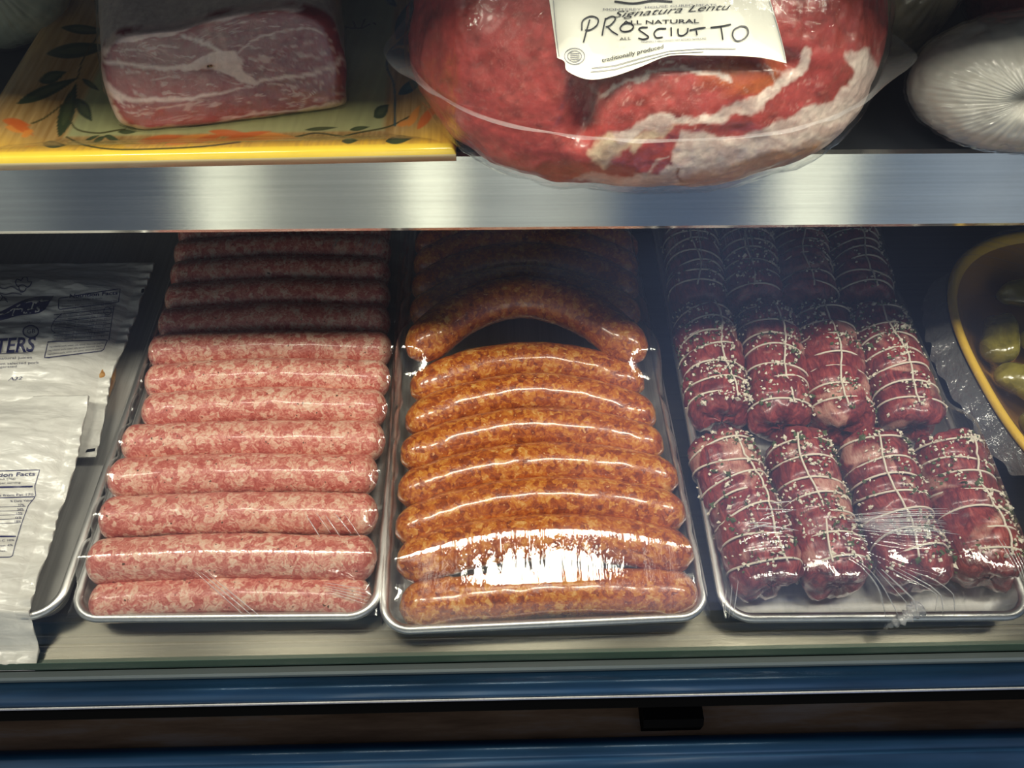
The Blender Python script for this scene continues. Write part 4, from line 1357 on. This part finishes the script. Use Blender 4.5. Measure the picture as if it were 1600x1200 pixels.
def on_ham(px, py, grow):
    d = ray(px, py)
    r_ = np.array([HR[0] + grow, HR[1] + grow, HR[2] + grow])
    o_ = (CAM - HC) / r_; d2 = d / r_
    A_ = d2 @ d2; B_ = 2 * o_ @ d2; C_ = o_ @ o_ - 1
    D_ = B_ * B_ - 4 * A_ * C_
    t = (-B_ - math.sqrt(max(D_, 0))) / (2 * A_)
    q = CAM + d * t
    n_ = (q - HC) / r_ ** 2; n_ /= np.linalg.norm(n_)
    return q + n_ * (fbm(q[None], 28, 8, 2)[0] - .5) * .010


nl, ml = 70, 50
bot = spline([(869, 91), (881, 97), (886, 112), (918, 125), (955, 121), (1000, 106), (1046, 88), (1100, 87), (1165, 88), (1200, 92), (1229, 99)], nl)
topx = np.linspace(850, 1192, nl)
lab = []
for i in range(nl):
    for j in range(ml):
        t = j / (ml - 1)
        x = bot[i, 0] * (1 - t) + topx[i] * t; y = bot[i, 1] * (1 - t) + (-58) * t
        g_ = .0075 + .004 * math.exp(-t / .12) + .0016 * math.sin(x * .05 + t * 3) * math.exp(-t)
        lab.append(on_ham(x, y, g_))
lab = np.array(lab)
th = np.array([0, .0006, -.0003])
nn_ = len(lab); Fl = grid_faces(nl, ml)
idx = np.arange(nn_).reshape(nl, ml)
ring = np.concatenate([idx[:-1, 0], idx[-1, :-1], idx[::-1, -1][:-1], idx[0, ::-1][:-1]])
side = np.stack([ring, np.roll(ring, -1), np.roll(ring, -1) + nn_, ring + nn_], 1)
label_o = mesh_obj('paper_label', np.concatenate([lab, lab + th]), np.concatenate([Fl, (Fl + nn_)[:, ::-1], side]), M['paper'], pro)


def lay_ham(Qs):
    out = []
    for x, y in Qs:
        yb = np.interp(x, bot[:, 0], bot[:, 1]); t = (yb - y) / (yb + 58)
        g_ = .0075 + .004 * math.exp(-max(t, 0) / .12) + .0016 * math.sin(x * .05 + t * 3) * math.exp(-max(t, 0))
        out.append(on_ham(x, y, g_ + .0006))
    return np.array(out)


p = Print(lay_ham)
k4 = lambda L: [(850 + x / 4, y / 4) for x, y in L]
for st_ in ([(245, 265), (262, 200), (285, 120)], [(235, 190), (240, 130), (290, 100), (335, 115), (330, 155), (290, 185), (255, 188)],          # P
            [(362, 222), (372, 165), (385, 110)], [(378, 120), (425, 100), (445, 118), (415, 155), (385, 168)], [(395, 165), (425, 195), (462, 218)],  # R
            [(535, 140), (495, 150), (475, 178), (495, 196), (540, 190), (560, 165), (535, 140)],                                                # O
            [(650, 170), (610, 170), (595, 185), (630, 210), (655, 232), (625, 245), (590, 238)],                                                # S
            [(765, 178), (715, 180), (690, 208), (705, 235), (745, 232)],                                                                        # C
            [(795, 170), (798, 225)],                                                                                                            # I
            [(838, 178), (842, 215), (868, 222), (895, 205), (900, 175)],                                                                        # U
            [(950, 182), (958, 220)], [(910, 190), (960, 178), (1010, 172)],                                                                     # T
            [(1105, 165), (1112, 205), (1118, 248)], [(1040, 172), (1100, 165), (1170, 152)],                                                    # T
            [(1235, 162), (1190, 185), (1180, 225), (1205, 255), (1250, 245), (1280, 210), (1270, 170), (1235, 162)]):                           # O
    p.curve(k4(st_), 2.4, 0, 26)
p.text('MONTEREY', 942, 16, 3.6, 0, 1, 60); p.text('HOUSE CURED MEATS', 1008, 13, 3.6, -2, 1, 112)
p.text('Signatura Lentu', 958, 27, 10, -4, 0, 186, .45)
p.text('ALL NATURAL', 972, 38, 6.2, -1, 0, 120, 0, .012)
p.text('ALL', 968, 63, 4.5, -4, 0, 18); p.text('MINIMALLY PROCESSED NO ADDED NITRATES', 1002, 67, 3.2, -3, 1, 102)
p.text('traditionally produced', 940, 98, 6.5, -13, 0, 100, 0, .012)
p.line([(924, 107), (960, 103), (1010, 89), (1046, 80), (1100, 76), (1150, 76)], 1.1, 1)
p.line([(922, 113), (960, 109), (1006, 96), (1046, 84), (1100, 81)], 1.1, 1)
a = np.linspace(0, 2 * math.pi, 26)
for r_ in (16, 11):
    p.line(np.c_[897 + r_ * np.cos(a), 88 + r_ * .8 * np.sin(a)], 1.0, 1)
for k in range(4):
    p.line([(890, 83 + k * 3.2), (905, 84 + k * 3.2)], 1.1, 1)
p.curve([(864, 0), (868, 60), (872, 89)], 1.0, 1); p.curve([(1203, 0), (1216, 50), (1226, 94)], 1.0, 1)
p.curve([(960, 2), (990, 5), (1020, 1), (1050, 3)], 3, 0)
p.build('label_printing', [M['ink_black'], M['ink_grey']], pro)


# ------------------------------------------------------------------ wrapped balls and packs at the ends of the upper shelf
def pleated(name, c, r, axis, mat_in, seed, label, cat, pleat=40, amp=.003, mat_film=None, squash=(1, 1, 1)):
    ax = np.array(axis, float); ax /= np.linalg.norm(ax)
    s_ = np.cross(ax, [0, 0, 1.0]); s_ /= np.linalg.norm(s_); t_ = np.cross(s_, ax)
    nA, nE = 260, 100
    A, E = np.meshgrid(np.linspace(0, 2 * math.pi, nA, endpoint=False), np.linspace(.012, math.pi - .02, nE), indexing='ij')
    A = A.ravel(); E = E.ravel()
    ph = fbm(np.c_[np.cos(A) * 3, np.sin(A) * 3, E * .4], 1.0, seed, 2)
    fade = np.exp(-E / .6)
    pl = np.abs(np.sin(A * pleat / 2 + ph * 5)) ** .7
    D = np.sin(E)[:, None] * (np.cos(A)[:, None] * s_ + np.sin(A)[:, None] * t_) + np.cos(E)[:, None] * ax

    def shell(extra, k):
        rr = 1 + extra / r
        v = D * r * rr * np.array(squash)
        v = v + D * (k * amp * pl * fade * np.clip(E / .12, .15, 1) - .010 * np.exp(-(E / .16) ** 2) + (fbm(D, 6, seed + 3, 2) - .5) * .0025)[:, None]
        return c + v
    F = grid_faces(nA, nE)
    F = np.concatenate([F, np.stack([np.full(nE - 1, (nA - 1) * nE) + np.arange(nE - 1), np.arange(nE - 1), np.arange(nE - 1) + 1, (nA - 1) * nE + np.arange(nE - 1) + 1], 1)])
    V = shell(0, .4); V[:, 2] = np.maximum(V[:, 2], ZS + .001)
    o = mesh_obj(name, V, F, mat_in, origin=c)
    tag(o, label, cat)
    V2 = shell(.002, 1.3); V2[:, 2] = np.maximum(V2[:, 2], ZS + .0004)
    mesh_obj('plastic_wrap', V2, F, mat_film or M['film_ball'], o)
    return o


m_, nt_, b_ = principled('pale_cheese', (.60, .585, .53), .4, 0, .3)
n_ = noise(nt_, coords(nt_, (1, 1, 1)), 45, 3)
lk(nt_, ramp(nt_, n_, [(.3, (.50, .48, .42)), (.7, (.60, .585, .53))]), b_.inputs['Base Color'])
M['cheese'] = m_
pleated('cheese_ball', np.array([.330, .427, ZS + .038]), .071, (-.34, -1, .42), M['cheese'], 5, 'pale grey-white ball in pleated clear wrap at the right end of the shelf', 'cheese', 52, .0034, None, (1, .66, .54))
m_, nt_, b_ = principled('olive_brown_rind', (.10, .08, .045), .5, 0, .2)
n_ = noise(nt_, coords(nt_, (1, 1, 1)), 60, 4)
lk(nt_, ramp(nt_, n_, [(.3, (.16, .13, .065)), (.7, (.40, .32, .18))]), b_.inputs['Base Color'])
M['rind'] = m_
pleated('cured_sausage', np.array([.284, .537, ZS + .056]), .066, (.2, -1, .5), M['rind'], 8, 'dark olive-brown wrapped piece standing behind the big labelled ham', 'cured meat', 22, .002, None, (.6, .7, 1.0))
M['redmeat'] = meat_mat('dark_cured_meat', [(.3, (.20, .03, .03)), (.5, (.34, .07, .06)), (.7, (.46, .14, .11))], 60, 200, .0008, .35, .4)
pleated('cured_ham', np.array([.396, .552, ZS + .064]), .080, (.1, -1, .6), M['redmeat'], 12, 'dark red wrapped ham behind the pale grey-white ball', 'ham', 18, .002, None, (.8, .75, .85))
m_, nt_, b_ = principled('grey_green_rind', (.26, .29, .22), .5)
M['greyrind'] = m_
pleated('wrapped_cheese', np.array([-.352, .560, ZS + .052]), .056, (.5, -1, .4), M['greyrind'], 15, 'grey-green wrapped ball at the left end behind the painted platter', 'cheese', 40, .003)

# ------------------------------------------------------------------ oval dish of green peppers on the right of the deck
DC = np.array([.572, .402]); DA, DB = .155, .178; DROT = .04
dish = empty('oval_dish', (DC[0], DC[1], .001))
tag(dish, 'yellow-rimmed oval dish of green peppers beside the beef roll pan', 'dish')


def oval(k, ang):
    ca, sa = np.cos(ang), np.sin(ang)
    x = np.sign(ca) * np.abs(ca) ** .80 * DA * k; y = np.sign(sa) * np.abs(sa) ** .80 * DB * k
    return np.stack([DC[0] + x * math.cos(DROT) - y * math.sin(DROT), DC[1] + x * math.sin(DROT) + y * math.cos(DROT)], -1)


def dish_loops(prof, name, mat, cap=False, parent=dish):
    ang = np.linspace(0, 2 * math.pi, 140, endpoint=False)
    V = np.concatenate([np.c_[oval(k, ang), np.full(140, z)] for k, z in prof])
    F = grid_faces(len(prof), 140, True).tolist()
    if cap:
        F.append(list(range(140)))
    return mesh_obj(name, V, F, mat, parent)


M['rim_yellow'] = principled('yellow_glaze', (.78, .50, .06), .22, 0, .5)[0]
M['dish_in'] = principled('amber_glaze', (.34, .17, .03), .25, 0, .5)[0]
M['dish_out'] = principled('cream_glaze', (.55, .45, .28), .3, 0, .4)[0]
dish_loops([(.62, .001), (.66, .003), (.85, .030), (.965, .052), (.985, .0555)], 'dish_body', M['dish_out'], True)
dish_loops([(.985, .0555), (1.0, .0575), (1.005, .0602), (.995, .0628), (.975, .0632), (.955, .0605), (.94, .056)], 'glazed_rim', M['rim_yellow'])
dish_loops([(.94, .056), (.82, .034), (.66, .012), (.45, .010), (.02, .010)], 'dish_inside', M['dish_in'])
pep = meat_mat('pickled_pepper', [(.3, (.10, .085, .012)), (.5, (.19, .16, .022)), (.7, (.30, .26, .05))], 40, 120, .0008, .18, .8)
k = 0
for ix in range(4):
    for iy in range(5):
        x = -.100 + ix * .054 + random.uniform(-.008, .008); y = -.115 + iy * .056 + random.uniform(-.008, .008)
        if (x / .12) ** 2 + (y / .15) ** 2 > 1:
            continue
        cx, cy = DC[0] + x, DC[1] + y
        z0 = .040 + random.uniform(0, .006)
        an = random.uniform(0, 3.14)
        d = np.array([math.cos(an), math.sin(an), random.uniform(-.1, .1)])
        pts = np.array([np.array([cx, cy, z0]) + d * s - np.array([0, 0, .006 * abs(s) / .03]) for s in (-.032, -.012, .012, .032)])
        rr_ = random.uniform(.017, .021)
        path = spline(pts, 26); t = np.linspace(0, 1, 26)
        rad = rr_ * np.sqrt(np.clip(1 - (2 * t - 1) ** 4, .01, 1)) * (1 - .35 * t)
        V, F = tube(path, rad, 20)
        c_ = np.repeat(path, 20, axis=0); dd = V - c_; dd /= np.linalg.norm(dd, axis=1)[:, None]
        V = V + dd * (np.cos(np.tile(np.arange(20), 26) * 2 * math.pi / 20 * 3) * .0016 + (fbm(V, 70, k, 2) - .5) * .004)[:, None]
        V[:, 2] = np.maximum(V[:, 2], .012)
        o = mesh_obj('green_pepper', V, F, pep, origin=np.array([cx, cy, z0]))
        tag(o, 'olive-green pickled pepper in the yellow-rimmed oval dish', 'pickled pepper', 'green peppers in the oval dish')
        k += 1
# clear wrap domed over the dish, and its loose gathered edge outside the rim
ang = np.linspace(0, 2 * math.pi, 220, endpoint=False)
prof = [(1.012, .058), (1.006, .0645)] + [(k_, .0645 + .036 * math.sqrt(max(0, 1 - k_ ** 2.2))) for k_ in np.linspace(.985, .03, 40)]
V = np.concatenate([np.c_[oval(k_, ang), z + (.0012 * np.sin(ang * 31 + 4 * np.sin(ang * 5)) + .0012 * np.sin(ang * 57)) * np.exp(-((k_ - .95) / .25) ** 2)] for k_, z in prof])
M['film_dish'] = film('wrap_on_dish', (60, 60, 60), .0008, .4, .008, .05, 1.1, (30, 30, 30), .6)
w1 = mesh_obj('plastic_wrap', V, grid_faces(len(prof), 220, True), M['film_dish'], origin=np.array([DC[0], DC[1], .07]))
tag(w1, 'clear plastic wrap domed over the dish of green peppers, its edge gathered outside the rim', 'plastic wrap')
ang = np.linspace(2.35, 3.62, 120)
fr_ = []
wide = .10 * np.sin(np.pi * (ang - 2.35) / 1.27) ** .6
for t in np.linspace(0, 1, 10):
    kk = 1.008 + wide * t
    q = np.stack([np.cos(ang), np.sin(ang)], -1)
    xy = np.array([oval(k_, np.array([a_]))[0] for k_, a_ in zip(kk, ang)])
    z = .0575 - .016 * t + (.0035 * np.sin(ang * 40 + 3 * np.sin(ang * 11)) + .002 * np.sin(ang * 83)) * t
    fr_.append(np.c_[xy, z])
M['frill'] = film('wrap_edge', (260, 260, 260), .0015, .8, .12, .12, 1.6)
mesh_obj('gathered_edge', np.concatenate(fr_), grid_faces(10, 120), M['frill'], w1)
